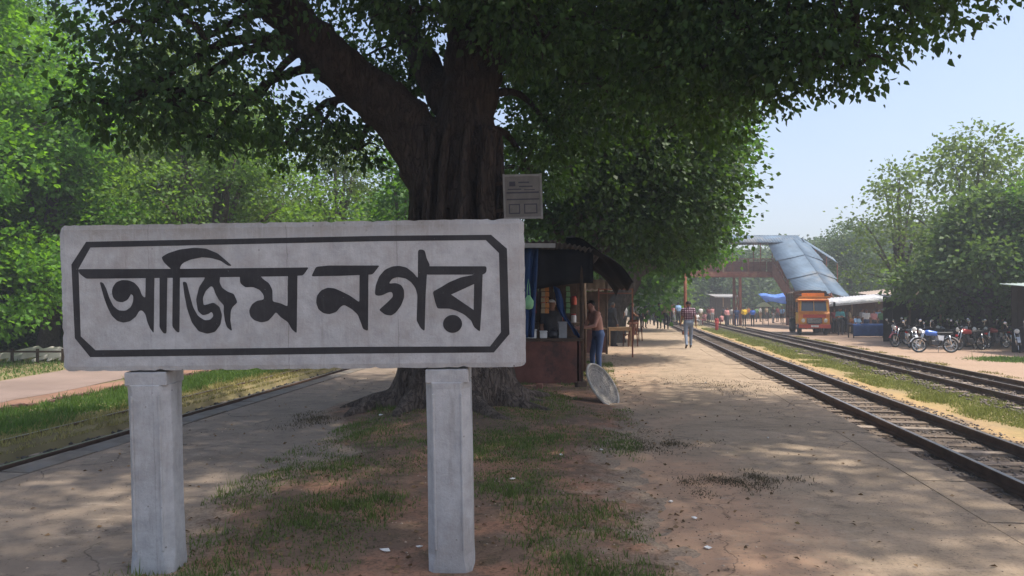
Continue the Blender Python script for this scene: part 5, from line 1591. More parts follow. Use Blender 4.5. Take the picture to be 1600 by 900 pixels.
def crate(label, loc, size, m):
    t = thing('box', label, 'box', loc, 0, 'boxes on the tea stall counter')
    mb = MB(); mb.box((0, 0, size[2] / 2), size); mb.build('body', m, t, bevel=.008)
    mb = MB(); mb.box((0, 0, size[2] + .012), (size[0] + .02, size[1] + .02, .022)); mb.build('lid', m, t, bevel=.006)
crate('white box beside the blue curtain on the tea stall counter', ST + Vector((-.12, SYF + .12, .915)), (.20, .2, .15), C['white'])
crate('smaller white box on the tea stall counter', ST + Vector((.12, SYF + .12, .915)), (.14, .18, .12), C['white'])
crate('grey upright tin on the tea stall counter', ST + Vector((.50, SYF + .14, .915)), (.16, .16, .30), C['grey'])
t = thing('kettle', 'dark metal kettle on the tea stall counter', 'kettle', ST + Vector((.31, SYF + .14, .915)))
mb = MB(); mb.lathe([(.07, 0), (.10, .03), (.105, .09), (.07, .15), (.03, .17)], seg=14); mb.build('body', M_DARKSTEEL, t, True)
mb = MB(); mb.tube([(.09, 0, .06), (.15, 0, .11), (.17, 0, .16)], [.022, .016, .012], 8); mb.build('spout', M_DARKSTEEL, t, True)
mb = MB(); mb.tube([(-.07, 0, .14), (-.06, 0, .22), (0, 0, .25), (.06, 0, .22), (.07, 0, .14)], .008, 6); mb.build('handle', M_DARKSTEEL, t, True)
mb = MB(); mb.lathe([(.032, .17), (.02, .185), (.01, .2)], seg=10); mb.build('lid', M_DARKSTEEL, t, True)
for k, (x, colr_) in enumerate([(-.05, 'maroon'), (.12, 'khaki'), (.62, 'green'), (.20, 'orange')]):
    t = thing('packet_strip', 'strip of %s snack packets hanging inside the tea stall' % {'maroon': 'maroon', 'khaki': 'tan', 'green': 'green', 'orange': 'orange'}[colr_], 'packets', ST + Vector((x, SYF + .32, 1.45)), 0, 'packet strips hanging in the tea stall')
    for j in range(5):
        mb = MB(); mb.box((.006 * (j % 2), .01 * (j % 3), .11 * j), (.085, .022, .098), taper=.9); mb.build('packet', C[colr_], t, bevel=.008)
# pale green bag hung on the curtain post
M_GREENBAG = cloth('pale_green', (.25, .5, .27))
mb = MB()
gb = at(826, 472, 13.9)
mb.lathe([(.02, .13), (.05, .10), (.085, .02), (.095, -.06), (.07, -.12), (.02, -.14)], seg=14)
mb.v = [(x * (1 + .15 * math.sin(5 * z * 10)), y * .55, z) for x, y, z in mb.v]
o = thing('plastic_bag', 'pale green bag hanging from the front of the tea stall', 'bag', gb)
mb.build('pouch', M_GREENBAG, o, True)
mb = MB(); mb.tube([(-.03, 0, .11), (-.02, .1, .3), (0, .35, .46), (.02, .1, .3), (.03, 0, .11)], .008, 6); mb.build('strap', M_GREENBAG, o, True)

# round cane tray leaning in front of the stall
tray = thing('cane_tray', 'round pale woven tray leaning on edge in front of the tea stall', 'tray')
nrm = Vector((.72, -.46, .53)).normalized()
rmat = nrm.to_track_quat('Z', 'Y').to_matrix().to_4x4()
tray.matrix_world = Matrix.Translation(at(942, 602, 11.9)) @ rmat
TRR = .385
mb = MB(); mb.tube([(TRR * math.cos(a), TRR * math.sin(a), 0) for a in np.linspace(0, 2 * math.pi, 41)], .021, 8, cap=False); mb.build('rim', M_WICKER, tray, True)
mb = MB()
prf = [(.02, -.062), (.12, -.06), (.24, -.05), (.33, -.03), (TRR - .005, 0)]
vv = [(r * math.cos(a), r * math.sin(a), z) for r, z in prf for a in np.linspace(0, 2 * math.pi, 40, endpoint=False)]
mb.add(vv, [(i * 40 + k, i * 40 + (k + 1) % 40, (i + 1) * 40 + (k + 1) % 40, (i + 1) * 40 + k) for i in range(4) for k in range(40)])
o = mb.build('woven_disc', mat('cane_weave', (.20, .18, .16), .9, scale=14, var=.5, bmp=.5, dirt=(.10, .085, .075)), tray, True)
o.modifiers.new('t', 'SOLIDIFY').thickness = .006
mb = MB()
for a in np.linspace(0, 2 * math.pi, 36, endpoint=False):
    mb.tube([(r * math.cos(a), r * math.sin(a), z + .006) for r, z in prf], .0035, 4)
for r, z in [(.08, -.055), (.15, -.052), (.21, -.047), (.27, -.038), (.32, -.026)]:
    mb.tube([(r * math.cos(a), r * math.sin(a), z) for a in np.linspace(0, 2 * math.pi, 33)], .004, 4, cap=False)
mb.build('cane_ribs', M_WICKER, tray, True)
# stones / bricks propping the tray
for k, (u, v, lab) in enumerate([(905, 600, 'dark broken brick lying at the foot of the tea stall counter'), (842, 603, 'small pale brick at the foot of the tea stall counter')]):
    p = on(u, v, 0.05); mb = MB(); mb.box((0, 0, .05), (.22, .11, .10)); o = mb.build('brick', M_BRICK if k else M_WOOD, bevel=.01)
    o.location = (p.x, p.y - .35, .03); o.rotation_euler.z = .5 + k; tag(o, lab, 'brick', 'loose bricks by the tea stall')

# ------------------------------------------------------------------ stalls, tables and chairs further along the platform
def small_stall(label, loc, w, d, h, roofm, rz=0):
    t = thing('market_stall', label, 'stall', loc, rz, 'stalls along the platform')
    for x in (-w / 2, w / 2):
        for y in (-d / 2, d / 2):
            mb = MB(); mb.tube([(x, y, -.05), (x, y, h - .1 + (.2 if y < 0 else 0))], .04, 6); mb.build('post', M_WOOD, t)
    corrugated('roof_sheet', roofm, t, [(-w / 2 - .2, -d / 2 - .3, h + .15), (w / 2 + .2, -d / 2 - .3, h + .15), (w / 2 + .2, d / 2 + .2, h - .1), (-w / 2 - .2, d / 2 + .2, h - .1)], 12)
    mb = MB(); plank_wall(mb, -w / 2, w / 2, d / 2 - .05, 0, h - .2, 10, seed=3); mb.build('back_wall', M_WOOD, t)
    mb = MB(); mb.box((0, -d / 2 + .1, .8), (w, .5, .04)); mb.build('counter_top', M_WOODPALE, t)
    mb = MB(); mb.box((0, -d / 2 - .02, .4), (w * .98, .03, .72)); mb.build('counter_front', M_WOODRED, t)
    return t
small_stall('small stall with dark roof behind the tea stall', (1.9, 24.5, 0), 2.4, 2.0, 2.2, M_TINDARK, R(-6))
small_stall('stall with a rusty roof farther along the platform', (3.6, 34.0, 0), 2.6, 2.2, 2.3, M_TIN, R(-8))
small_stall('last stall under the shaded tree at the platform end', (5.4, 46.0, 0), 2.8, 2.4, 2.4, M_TINDARK, R(-8))
t = thing('hanging_rack', 'thin red painted rack of rails beside the tea stall', 'rack', at(962, 530, 22))
t.location.z = 0
for x in (-.5, .5):
    mb = MB(); mb.bar((x, 0, -.02), (x, 0, 2.05), .04); mb.build('upright', M_REDPAINT, t)
for z in (1.9, 2.02):
    mb = MB(); mb.bar((-.5, 0, z), (.5, 0, z), .035, .03); mb.build('crossbar', M_REDPAINT, t)
def table(label, loc, w, d, h, m, group=None, rz=0):
    t = thing('table', label, 'table', loc, rz, group)
    mb = MB(); mb.box((0, 0, h - .02), (w, d, .04)); mb.build('table_top', m, t, bevel=.005)
    for y in (-d / 2 + .04, d / 2 - .04):
        mb = MB(); mb.box((0, y, h - .09), (w - .1, .025, .09)); mb.build('apron', m, t)
    for x in (-w / 2 + .05, w / 2 - .05):
        for y in (-d / 2 + .05, d / 2 - .05):
            mb = MB(); mb.box((x, y, (h - .04) / 2), (.05, .05, h - .04)); mb.build('leg', m, t)
    return t
def chair(label, loc, m, rz=0, group='chairs along the platform'):
    t = thing('chair', label, 'chair', loc, rz, group)
    mb = MB(); mb.box((0, 0, .44), (.42, .42, .03)); mb.build('seat', m, t, bevel=.01)
    mb = MB()
    for k in range(4): mb.box((-.15 + .1 * k, .20 + .02, .66), (.05, .02, .40), rot=Matrix.Rotation(R(-8), 3, 'X'))
    mb.box((0, .25, .87), (.42, .03, .08)); mb.build('backrest', m, t, bevel=.006)
    for x in (-.18, .18):
        for y in (-.18, .18):
            mb = MB(); mb.bar((x * 1.1, y * 1.1, 0), (x, y, .43), .035); mb.build('leg', m, t)
    for x in (-.20, .20):
        mb = MB(); mb.bar((x, .22, .64), (x, -.15, .64), .035, .02); mb.bar((x, -.15, .44), (x, -.15, .64), .03); mb.build('armrest', m, t)
    return t
M_CHAIR = mat('red_brown_plastic', (.17, .065, .04), .5, scale=5, var=.2, bmp=0)
p = on(985, 541, 0); chair('red-brown chair standing out on the platform by the stalls', (p.x, p.y, 0), M_CHAIR, R(200))
p = on(994, 533, 0); chair('red-brown chair behind the first one', (p.x, p.y, 0), M_CHAIR, R(150))
p = on(968, 541, 0); table('low pale wooden table beside the red-brown chairs', (p.x, p.y, 0), .9, .6, .72, M_WOODPALE)

# ------------------------------------------------------------------ signal post, far sheds
p = on(1071, 523, 0)
t = thing('lamp_post', 'rusty red steel post behind the walking person on the platform', 'post', (p.x, p.y, 0))
mb = MB(); mb.tube([(0, 0, -.1), (0, 0, 1.0), (0, 0, 4.4)], [.10, .085, .07], 10); mb.build('shaft', M_REDPAINT, t, True)
mb = MB(); mb.lathe([(.17, 0), (.17, .12), (.1, .2)], seg=12); mb.build('base', M_REDPAINT, t)
mb = MB(); mb.tube([(0, 0, 4.35), (.15, 0, 4.75), (.7, 0, 4.9)], .03, 8); mb.build('arm', M_REDPAINT, t, True)
mb = MB(); mb.lathe([(.02, .08), (.12, .04), (.16, 0), (.10, -.05)], c=(.78, 0, 4.86), seg=12); mb.build('lamp_head', M_TIN, t, True)

M_SHADEWOOD = mat('shade_wood', (0.022, 0.019, 0.017), 0.9, scale=5, var=0.4, bmp=0.2)  # wood coloured near black to paint in the shade inside the huts
def shed(label, loc, w, d, h, roofm, rz, slope=.35, posts=4, wallm=None, group='tin-roofed sheds', drop=0.0, sides=()):
    t = thing('shed', label, 'shed', loc, rz, group)
    for i in range(posts):
        x = -w / 2 + w * i / (posts - 1)
        mb = MB(); mb.tube([(x, -d / 2, -.1), (x, -d / 2, h + drop * (i / (posts - 1)))], .05, 6); mb.build('post', M_WOODPALE if i % 2 else M_WOOD, t)
    corrugated('roof_sheet', roofm, t, [(-w / 2 - .3, -d / 2 - .5, h), (w / 2 + .3, -d / 2 - .5, h + drop), (w / 2 + .3, d / 2 + .3, h + slope + drop), (-w / 2 - .3, d / 2 + .3, h + slope)], int(w * 5), n=int(w * 20), amp=.03)
    mb = MB(); mb.box((0, -d / 2 - .52, h + drop / 2 - .05), (w + .6, .03, .12), rot=Matrix.Rotation(-math.atan2(drop, w), 3, 'Y')); mb.build('fascia_board', roofm, t)
    mb = MB(); plank_wall(mb, -w / 2, w / 2, d / 2, 0, h + slope - .1, int(w * 4), seed=9); mb.build('back_wall', wallm or M_WOOD, t)
    for s in sides:
        mb = MB()
        for k in range(int(d * 4)): mb.box((s * w / 2, -d / 2 + .125 + k * .25, (h - .2) / 2), (.02, .24, h - .2))
        mb.build('side_wall', wallm or M_WOOD, t)
    return t
p = at(1357, 474, 50)
shed('low shed with bright white tin roof edge beside the truck', (p.x, 52, G0), 4.6, 3.0, 1.98, M_TINWHITE, R(-4), drop=.45)
p = at(1392, 474, 56)
shed('small shed with pale brown tin roof behind the white-edged one', (p.x, 56.5, G0), 2.6, 3.0, 2.55, tin_mat('pale_brown_tin', (.50, .40, .32), .2), R(4), drop=.35)
p = at(1520, 474, 37)
shed('dark open-fronted hut behind the motorcycles', (p.x, 38.5, G0), 6.0, 3.0, 2.2, M_TINDARK, R(-3), posts=5, sides=(1,), wallm=M_SHADEWOOD)
p = at(1745, 474, 28)
shed('hut at the far right with pale greenish tin roof', (p.x, 29.5, G0), 3.6, 3.6, 2.55, tin_mat('greenish_tin', (.46, .55, .53), .15), R(-2), drop=.1, wallm=M_SHADEWOOD)
p = at(1130, 474, 92)
shed('far low shed with white roof edge under the footbridge', (p.x, 92, G0), 2.6, 3.0, 2.9, M_TIN, R(0))
# blue awning beside the truck
p = on(1214, 507, -.44)
t = thing('awning', 'bright blue tarpaulin awning on poles left of the truck', 'awning', (p.x, p.y, G0))
for x, y, h in [(-1.1, -.8, 2.4), (.9, -.8, 2.2), (-1.1, .9, 2.8), (.9, .9, 2.9)]:
    mb = MB(); mb.tube([(x, y, -.1), (x, y, h)], .03, 6); mb.build('pole', M_WOOD, t)
drape('canopy', M_TARPBRIGHT, t, lambda u, v: (-1.4 + 2.6 * u, -1.1 + 2.3 * v, 2.25 + .75 * v - .25 * u * (1 - v) + .07 * math.sin(u * 8) - .35 * (u - .5) ** 2 * (1 - v)), 12, 10)
t2 = thing('parasol', 'small pale yellow parasol beside the blue awning', 'parasol', (p.x - 1.6, p.y - 1.0, G0))
mb = MB(); mb.tube([(0, 0, -.1), (0, 0, 2.3)], .022, 6); mb.build('pole', M_WOOD, t2)
mb = MB(); mb.lathe([(.75, 1.75), (.55, 1.95), (.3, 2.12), (.02, 2.2)], seg=8, cap=False); o = mb.build('canopy', M_YELLOWCLOTH, t2); o.modifiers.new('t', 'SOLIDIFY').thickness = .01
# blue cloth table under the shed
p = on(1357, 527, -.44)
t = table('table covered by a dark blue cloth under the white tin roof', (p.x, p.y, G0), 2.2, .8, .8, M_WOOD)
drape('cloth', cloth('deep_blue', (.03, .07, .20)), t, lambda u, v: (-1.12 + 2.24 * u, -.43 + .03 * math.sin(u * 30) * v if v > .45 else -.43 + .86 * (.45 - v) / .45, .83 if v <= .45 else .83 - (v - .45) * 1.3), 24, 12)

# ------------------------------------------------------------------ footbridge
FB = at(1226, 474, 70)
fb = thing('footbridge', 'red-brown steel railway footbridge with bluish tin-roofed stairs', 'footbridge', (FB.x, 70, G0))
DK = 4.6 - G0; HX = 1.5            # deck height, half width of the stair
mb = MB(); mb.box((-9.5, 0, DK - .12), (22, 2.2, .16)); mb.build('deck', M_REDPAINT, fb)
for y in (-1.08, 1.08):
    mb = MB(); mb.box((-9.5, y, DK - .36), (22, .1, .30)); mb.build('girder', M_REDPAINT, fb)
    mb = MB()
    for z in (.3, .6, .9, 1.15): mb.box((-9.5, y, DK + z), (22, .05, .07 if z > 1 else .04))
    mb.build('railing', M_REDPAINT, fb)
    for i in range(10):
        mb = MB(); mb.box((-20.2 + i * 2.35, y, DK + .56), (.09, .09, 1.22)); mb.build('rail_post', M_WOODPALE if i % 3 == 0 else M_REDPAINT, fb)
for i in range(9):
    mb = MB(); mb.box((-19.0 + i * 2.35, 1.02, DK + .52), (2.22, .02, .98)); mb.build('railing_panel', M_BRICK, fb)
for x in (-20, -15.5, -4.5, .6):
    for y in (-.95, .95):
        mb = MB(); mb.bar((x, y, -.2), (x, y, DK - .5), .22); mb.build('column', M_REDPAINT, fb)
    mb = MB(); mb.bar((x, -.95, .6), (x, .95, DK - 1.0), .08); mb.bar((x + .02, .95, .6), (x + .02, -.95, DK - 1.0), .08); mb.build('cross_brace', M_REDPAINT, fb)
RZ = DK + 2.65
for x in (-5.2, -2.6, 0.0, 1.2):
    for y in (-1.0, 1.0):
        mb = MB(); mb.bar((x, y, DK), (x, y, RZ), .08); mb.build('roof_post', M_REDPAINT, fb)
def roof_quad(name, a, b, c, d, parent=fb):
    return corrugated(name, M_TINBLUE, parent, [a, b, c, d], max(6, int((Vector(b) - Vector(a)).length * 4)), amp=.03, n=max(24, int((Vector(b) - Vector(a)).length * 16)))
# gable roof over the deck
roof_quad('roof_sheet', (-5.6, -1.5, RZ), (1.3, -1.5, RZ), (1.3, 0, RZ + .80), (-5.6, 0, RZ + .80))
roof_quad('roof_sheet', (1.3, 1.5, RZ), (-5.6, 1.5, RZ), (-5.6, 0, RZ + .80), (1.3, 0, RZ + .80))
# stair down towards the camera
sb = Vector((-.75, -11.0, 0)); st_top = Vector((.0, -1.1, DK))
d_ = Vector((sb.x - st_top.x, sb.y - st_top.y, 0)).normalized(); rgt = Vector((-d_.y, d_.x, 0))
if rgt.x < 0: rgt = -rgt
mb = MB()
for s in (-1, 1):
    mb.bar(st_top + rgt * HX * s - Vector((0, 0, .15)), sb + rgt * HX * s + Vector((0, 0, .1)), .10, .34)
mb.build('stringer', M_REDPAINT, fb)
for i in range(26):
    q = st_top.lerp(sb, (i + .5) / 26); mb = MB(); mb.box(q, (2 * HX - .12, .34, .05), rot=Matrix.Rotation(math.atan2(rgt.y, rgt.x), 3, 'Z')); mb.build('step', M_CONC, fb)
for s in (-1, 1):
    for i in range(7):
        q = st_top.lerp(sb, i / 6) + rgt * HX * s; mb = MB(); mb.bar(q, q + Vector((0, 0, 2.35)), .07); mb.build('stair_post', M_REDPAINT, fb)
    mb = MB()
    for z in (.35, .65, .95, 1.2): mb.bar(st_top + rgt * HX * s + Vector((0, 0, z)), sb + rgt * HX * s + Vector((0, 0, z)), .05, .06)
    mb.build('handrail', M_REDPAINT, fb)
    for i in range(6):          # brick-red side panels below the rail
        a = st_top.lerp(sb, i / 6 + .005) + rgt * (HX + .04) * s; b = st_top.lerp(sb, (i + 1) / 6 - .005) + rgt * (HX + .04) * s
        mb = MB(); mb.add([a + Vector((0, 0, .1)), b + Vector((0, 0, .1)), b + Vector((0, 0, .95)), a + Vector((0, 0, .95)), a + rgt * .02 + Vector((0, 0, .1)), b + rgt * .02 + Vector((0, 0, .1)), b + rgt * .02 + Vector((0, 0, .95)), a + rgt * .02 + Vector((0, 0, .95))], [(0, 1, 2, 3), (7, 6, 5, 4), (0, 4, 5, 1), (1, 5, 6, 2), (2, 6, 7, 3), (3, 7, 4, 0)]); mb.build('side_panel', M_BRICK, fb)
up = Vector((0, 0, 2.4)); rid = Vector((.35, 0, .55))
seg = 3
for i in range(seg):
    a0_ = st_top.lerp(sb, i / seg) + up; a1_ = st_top.lerp(sb, (i + 1) / seg + .02) + up
    lift = Vector((0, 0, .05 * (seg - i)))
    roof_quad('roof_sheet', a1_ - rgt * 2.1 + lift, a0_ - rgt * 1.9 + lift, a0_ + rid + lift, a1_ + rid + lift)
    roof_quad('roof_sheet', a0_ + rgt * 1.8 + lift, a1_ + rgt * 2.0 + lift, a1_ + rid + lift, a0_ + rid + lift)
# second covered stair running down behind to the right
q0 = Vector((1.3, 0, RZ)); q1 = Vector((4.6, .6, RZ - 1.9)); sd = Vector((.15, -1.0, 0)).normalized()
roof_quad('roof_sheet', q1 + sd * 1.3, q0 + sd * 1.3, q0 + rid, q1 + rid)
roof_quad('roof_sheet', q0 - sd * 1.3, q1 - sd * 1.3, q1 + rid, q0 + rid)
for i in range(4):
    q = q0.lerp(q1, i / 3)
    for s in (-1, 1):
        mb = MB(); mb.bar(q + sd * 1.15 * s - Vector((0, 0, 2.5)), q + sd * 1.15 * s, .07); mb.build('stair_post', M_REDPAINT, fb)
mb = MB(); mb.bar(q0 + sd * 1.15 - Vector((0, 0, 2.6)), q1 + sd * 1.15 - Vector((0, 0, 2.6)), .1, .3); mb.bar(q0 - sd * 1.15 - Vector((0, 0, 2.6)), q1 - sd * 1.15 - Vector((0, 0, 2.6)), .1, .3); mb.build('stringer', M_REDPAINT, fb)
for x in (q1.x,):
    mb = MB(); mb.bar((q1.x, q1.y, -.2), (q1.x, q1.y, q1.z - 2.5), .2); mb.build('column', M_REDPAINT, fb)

# ------------------------------------------------------------------ orange truck
p = on(1272, 523, -.44)
tk = thing('truck', 'orange and yellow decorated truck parked beside the three-rail track', 'truck', (p.x, p.y, G0 + .01), R(-14)); tk.scale = (.92, 1, 1.1)
# front faces -Y; cab y -0.1 .. 1.5, load body 1.6 .. 5.6
def wheel(parent, x, y, r, w, dual=False):
    t = MB(); t.lathe([(r * .62, -w / 2), (r * .93, -w / 2), (r, -w * .32), (r, w * .32), (r * .93, w / 2), (r * .62, w / 2)], (x, y, r), 20, axis='x', cap=False)
    o = t.build('tyre', M_BLACK, parent, True)
    t = MB(); t.lathe([(r * .63, -w * .42), (r * .5, -w * .2), (r * .2, -w * .3), (r * .2, w * .3), (r * .5, w * .2), (r * .63, w * .42)], (x, y, r), 16, axis='x'); t.build('rim', M_TIN, o, True)
    return o
for x in (-.88, .88):
    wheel(tk, x, .75, .46, .24)
    wheel(tk, x * .97, 4.5, .46, .40)
mb = MB(); mb.box((0, 2.6, .72), (.8, 5.6, .2)); mb.build('chassis', M_DARKSTEEL, tk)
cab = MB()
pf = [(-.15, .62), (-.18, 1.25), (-.05, 1.38), (.12, 2.02), (.25, 2.12), (1.45, 2.15), (1.5, .62)]   # (y, z) side outline
for (y0, z0), (y1, z1) in zip(pf, pf[1:] + pf[:1]):
    b = len(cab.v); cab.v += [(-1.02, y0, z0), (1.02, y0, z0), (1.02, y1, z1), (-1.02, y1, z1)]; cab.f.append((b, b + 1, b + 2, b + 3)); cab.m.append(0)
for s in (-1, 1):
    b = len(cab.v); cab.v += [(1.02 * s, y, z) for y, z in pf]; cab.f.append(tuple(range(b, b + len(pf))) if s < 0 else tuple(reversed(range(b, b + len(pf))))); cab.m.append(0)
cabo = cab.build('cab', M_ORANGE, tk)
mb = MB(); mb.add([(-.84, -.028, 1.42), (.84, -.028, 1.42), (.80, .102, 2.0), (-.80, .102, 2.0), (-.84, -.05, 1.42), (.84, -.05, 1.42), (.80, .08, 2.0), (-.80, .08, 2.0)], [(3, 2, 1, 0), (4, 5, 6, 7), (0, 1, 5, 4), (1, 2, 6, 5), (2, 3, 7, 6), (3, 0, 4, 7)]); ws = mb.build('windscreen', M_GLASS, tk)
mb = MB()
for x in (-.90, .90, 0): mb.bar((x, -.055, 1.40), (x * .96, .082, 2.03), .10 if x else .05, .03)
mb.build('windscreen_frame', M_YELLOW, ws)
mb = MB(); mb.box((0, -.30, 2.22), (2.1, 1.0, .06), rot=Matrix.Rotation(R(-4), 3, 'X')); mb.build('sun_visor', M_ORANGE, tk)
mb = MB(); mb.box((0, .35, 2.36), (1.5, .08, .26)); mb.build('name_panel', M_ORANGE, tk)
mb = MB(); mb.box((0, -.21, 1.12), (1.5, .05, .20)); mb.build('bonnet_panel', M_REDTRUCK, tk)
mb = MB(); mb.box((0, -.20, .86), (1.0, .04, .34)); gr = mb.build('grille', M_BLACK, tk)
for k in range(5):
    mb = MB(); mb.box((0, -.228, .73 + k * .065), (.96, .02, .022)); mb.build('grille_bar', M_CHROME, gr)
for s in (-1, 1):
    mb = MB(); mb.lathe([(.10, 0), (.12, .03), (.12, .06)], (s * .74, -.25, .86), 14, axis='y'); h = mb.build('headlight', M_LAMP, tk, True)
    mb = MB(); mb.box((s * .74, -.17, .86), (.34, .05, .34)); mb.build('headlight_panel', M_YELLOW, tk)
    mb = MB(); mb.box((s * 1.035, .75, 1.65), (.03, .80, .62)); mb.build('side_window', M_GLASS, tk)
    mb = MB(); mb.box((s * 1.03, .75, 1.03), (.03, 1.1, .6)); d = mb.build('door', M_YELLOW, tk)
    mb = MB(); mb.box((s * 1.05, 1.15, 1.18), (.02, .14, .03)); mb.build('handle', M_CHROME, d)
    mb = MB(); mb.bar((s * 1.02, -.02, 1.9), (s * 1.3, -.15, 1.95), .02); mb.box((s * 1.32, -.16, 1.8), (.14, .03, .30)); mb.build('mirror', M_BLACK, tk)
    mb = MB(); mb.box((s * .88, .75, .99), (.30, 1.12, .05)); mb.box((s * .88, .2, .82), (.30, .05, .34)); mb.build('mudguard', M_ORANGE, tk)
mb = MB(); mb.box((0, -.32, .52), (2.1, .12, .22)); bp = mb.build('bumper', M_REDTRUCK, tk, bevel=.02)
mb = MB(); mb.box((0, -.385, .53), (.5, .01, .12)); mb.build('number_plate', C['white'], bp)
mb = MB(); mb.box((0, 3.6, 1.02), (2.2, 4.1, .10)); mb.build('load_floor', M_WOOD, tk)
for s in (-1, 1):
    for k in range(6):
        mb = MB(); mb.box((s * 1.1, 3.6, 1.18 + k * .235), (.05, 4.1, .21)); mb.build('side_plank', M_WOODRED if k < 3 else M_WOOD, tk)
    for k in range(5):
        mb = MB(); mb.box((s * 1.145, 1.65 + k * .97, 1.75), (.05, .08, 1.6)); mb.build('side_stake', M_WOOD, tk)
for k in range(7):
    mb = MB(); mb.box((0, 1.58, 1.18 + k * .225), (2.2, .05, .205)); mb.build('headboard_plank', M_WOOD if k else M_WOODRED, tk)
mb = MB(); mb.box((0, 5.62, 1.7), (2.2, .05, 1.3)); mb.build('tailboard', M_WOOD, tk)
mb = MB()
for k in range(5): mb.tube([(-1.12, 1.7 + k * .95, 2.5), (-.7, 1.7 + k * .95, 2.66), (.7, 1.7 + k * .95, 2.66), (1.12, 1.7 + k * .95, 2.5)], .025, 6)
mb.build('roof_hoop', M_DARKSTEEL, tk)
drape('load_cover', mat('brown_canvas', (.20, .14, .09), .9, scale=2, var=.3, bmp=.3), tk, lambda u, v: (-1.16 + 2.32 * u, 1.5 + 4.1 * v, 2.48 + .20 * math.sin(math.pi * u) ** .6 + .02 * math.sin(v * 20)), 14, 14)

# ------------------------------------------------------------------ motorcycles
def motorcycle(label, loc, rz, tankm, bodym, group='parked motorcycles'):
    """front towards -X"""
    t = thing('motorcycle', label, 'motorcycle', loc, rz, group)
    for x in (-.63, .63):
        mb = MB(); mb.tube([(x + .285 * math.cos(a), 0, .31 + .285 * math.sin(a)) for a in np.linspace(0, 2 * math.pi, 29)], .038, 8, cap=False); w = mb.build('wheel', M_BLACK, t, True)
        mb = MB(); mb.tube([(x + .245 * math.cos(a), 0, .31 + .245 * math.sin(a)) for a in np.linspace(0, 2 * math.pi, 25)], .014, 6, cap=False)
        mb.lathe([(.05, -.05), (.05, .05)], (x, 0, .31), 10, axis='y'); mb.build('rim', M_CHROME, w)
        mb = MB()
        for k in range(10):
            a = k * math.pi / 5; mb.bar((x, 0, .31), (x + .245 * math.cos(a), 0, .31 + .245 * math.sin(a)), .008)
        mb.build('spokes', M_CHROME, w)
        mb = MB(); s0, s1 = (.35, 2.3) if x > 0 else (.6, 2.75)
        pts = [(x + .345 * math.cos(a), .31 + .345 * math.sin(a)) for a in np.linspace(s0, s1, 9)]
        for (x0, z0), (x1, z1) in zip(pts, pts[1:]): mb.bar((x0, 0, z0), (x1, 0, z1), .11, .012)
        mb.build('mudguard', bodym, t)
    mb = MB()
    for y in (-.075, .075): mb.tube([(-.63, y, .31), (-.50, y, .62), (-.39, y, .92)], .022, 8)
    mb.build('fork', M_CHROME, t, True)
    mb = MB(); mb.tube([(-.38, 0, .85), (-.1, 0, .72), (.3, 0, .70), (.75, 0, .78)], .03, 8); mb.tube([(-.36, 0, .78), (-.22, 0, .40), (.1, 0, .26), (.25, 0, .36)], .026, 8); mb.tube([(.25, 0, .36), (.3, 0, .70)], .026, 8)
    for y in (-.09, .09): mb.tube([(.22, y, .34), (.63, y, .31)], .02, 6)
    mb.build('frame', M_DARKSTEEL, t, True)
    mb = MB(); mb.box((.0, 0, .40), (.34, .22, .22)); mb.lathe([(.09, 0), (.10, .03), (.10, .2), (.08, .24)], (-.10, 0, .46), 12); mb.build('engine', M_DARKSTEEL, t, bevel=.03)
    mb = MB(); mb.capsule((-.26, 0, .83), (.06, 0, .79), .125, .10, 12); mb.v = [(x, y * .95, z * 1.0) for x, y, z in mb.v]; mb.build('fuel_tank', tankm, t, True)
    mb = MB(); mb.capsule((.10, 0, .80), (.68, 0, .84), .085, .075, 10); mb.v = [(x, y * 1.25, .80 + (z - .80) * .7) for x, y, z in mb.v]; mb.build('seat', M_SEATBLACK, t, True)
    for y in (-.11, .11):
        mb = MB(); mb.add([(.08, y, .72), (.34, y, .70), (.30, y, .50), (.12, y, .52), (.08, y * 1.25, .72), (.34, y * 1.25, .70), (.30, y * 1.25, .50), (.12, y * 1.25, .52)], [(0, 1, 2, 3), (7, 6, 5, 4), (0, 4, 5, 1), (1, 5, 6, 2), (2, 6, 7, 3), (3, 7, 4, 0)]); mb.build('side_cover', bodym, t)
        mb = MB(); mb.tube([(.62, y, .32), (.55, y, .70)], .03, 8); mb.build('shock_absorber', M_CHROME, t, True)
    mb = MB(); mb.tube([(-.12, .12, .34), (.2, .14, .24), (.5, .15, .28), (.85, .15, .36)], [.02, .024, .045, .045], 8); mb.build('exhaust', M_CHROME, t, True)
    mb = MB(); mb.tube([(-.20, -.36, 1.02), (-.30, -.2, 1.06), (-.40, 0, .98), (-.30, .2, 1.06), (-.20, .36, 1.02)], .016, 6); hb = mb.build('handlebar', M_DARKSTEEL, t, True)
    for y in (-1, 1):
        mb = MB(); mb.tube([(-.24, .27 * y, 1.05), (-.26, .33 * y, 1.22)], .008, 6); mb.lathe([(.03, -.01), (.06, 0), (.055, .015)], (-.26, .35 * y, 1.27), 10, axis='x'); mb.build('mirror', M_CHROME, hb)
    mb = MB(); mb.lathe([(.05, .12), (.095, .05), (.10, 0)], (-.58, 0, .90), 14, axis='x'); mb.build('headlight_shell', bodym, t, True)
    mb = MB(); mb.lathe([(.02, -.02), (.07, -.012), (.096, .0)], (-.582, 0, .90), 14, axis='x'); mb.build('headlight', M_LAMP, t, True)
    mb = MB(); mb.box((.88, 0, .72), (.06, .12, .08)); mb.build('tail_light', cloth('tail_red', (.4, .02, .02)), t)
    mb = MB(); mb.tube([(.12, -.1, .28), (.02, -.26, .0)], .012, 6); mb.build('side_stand', M_DARKSTEEL, t)
    return t
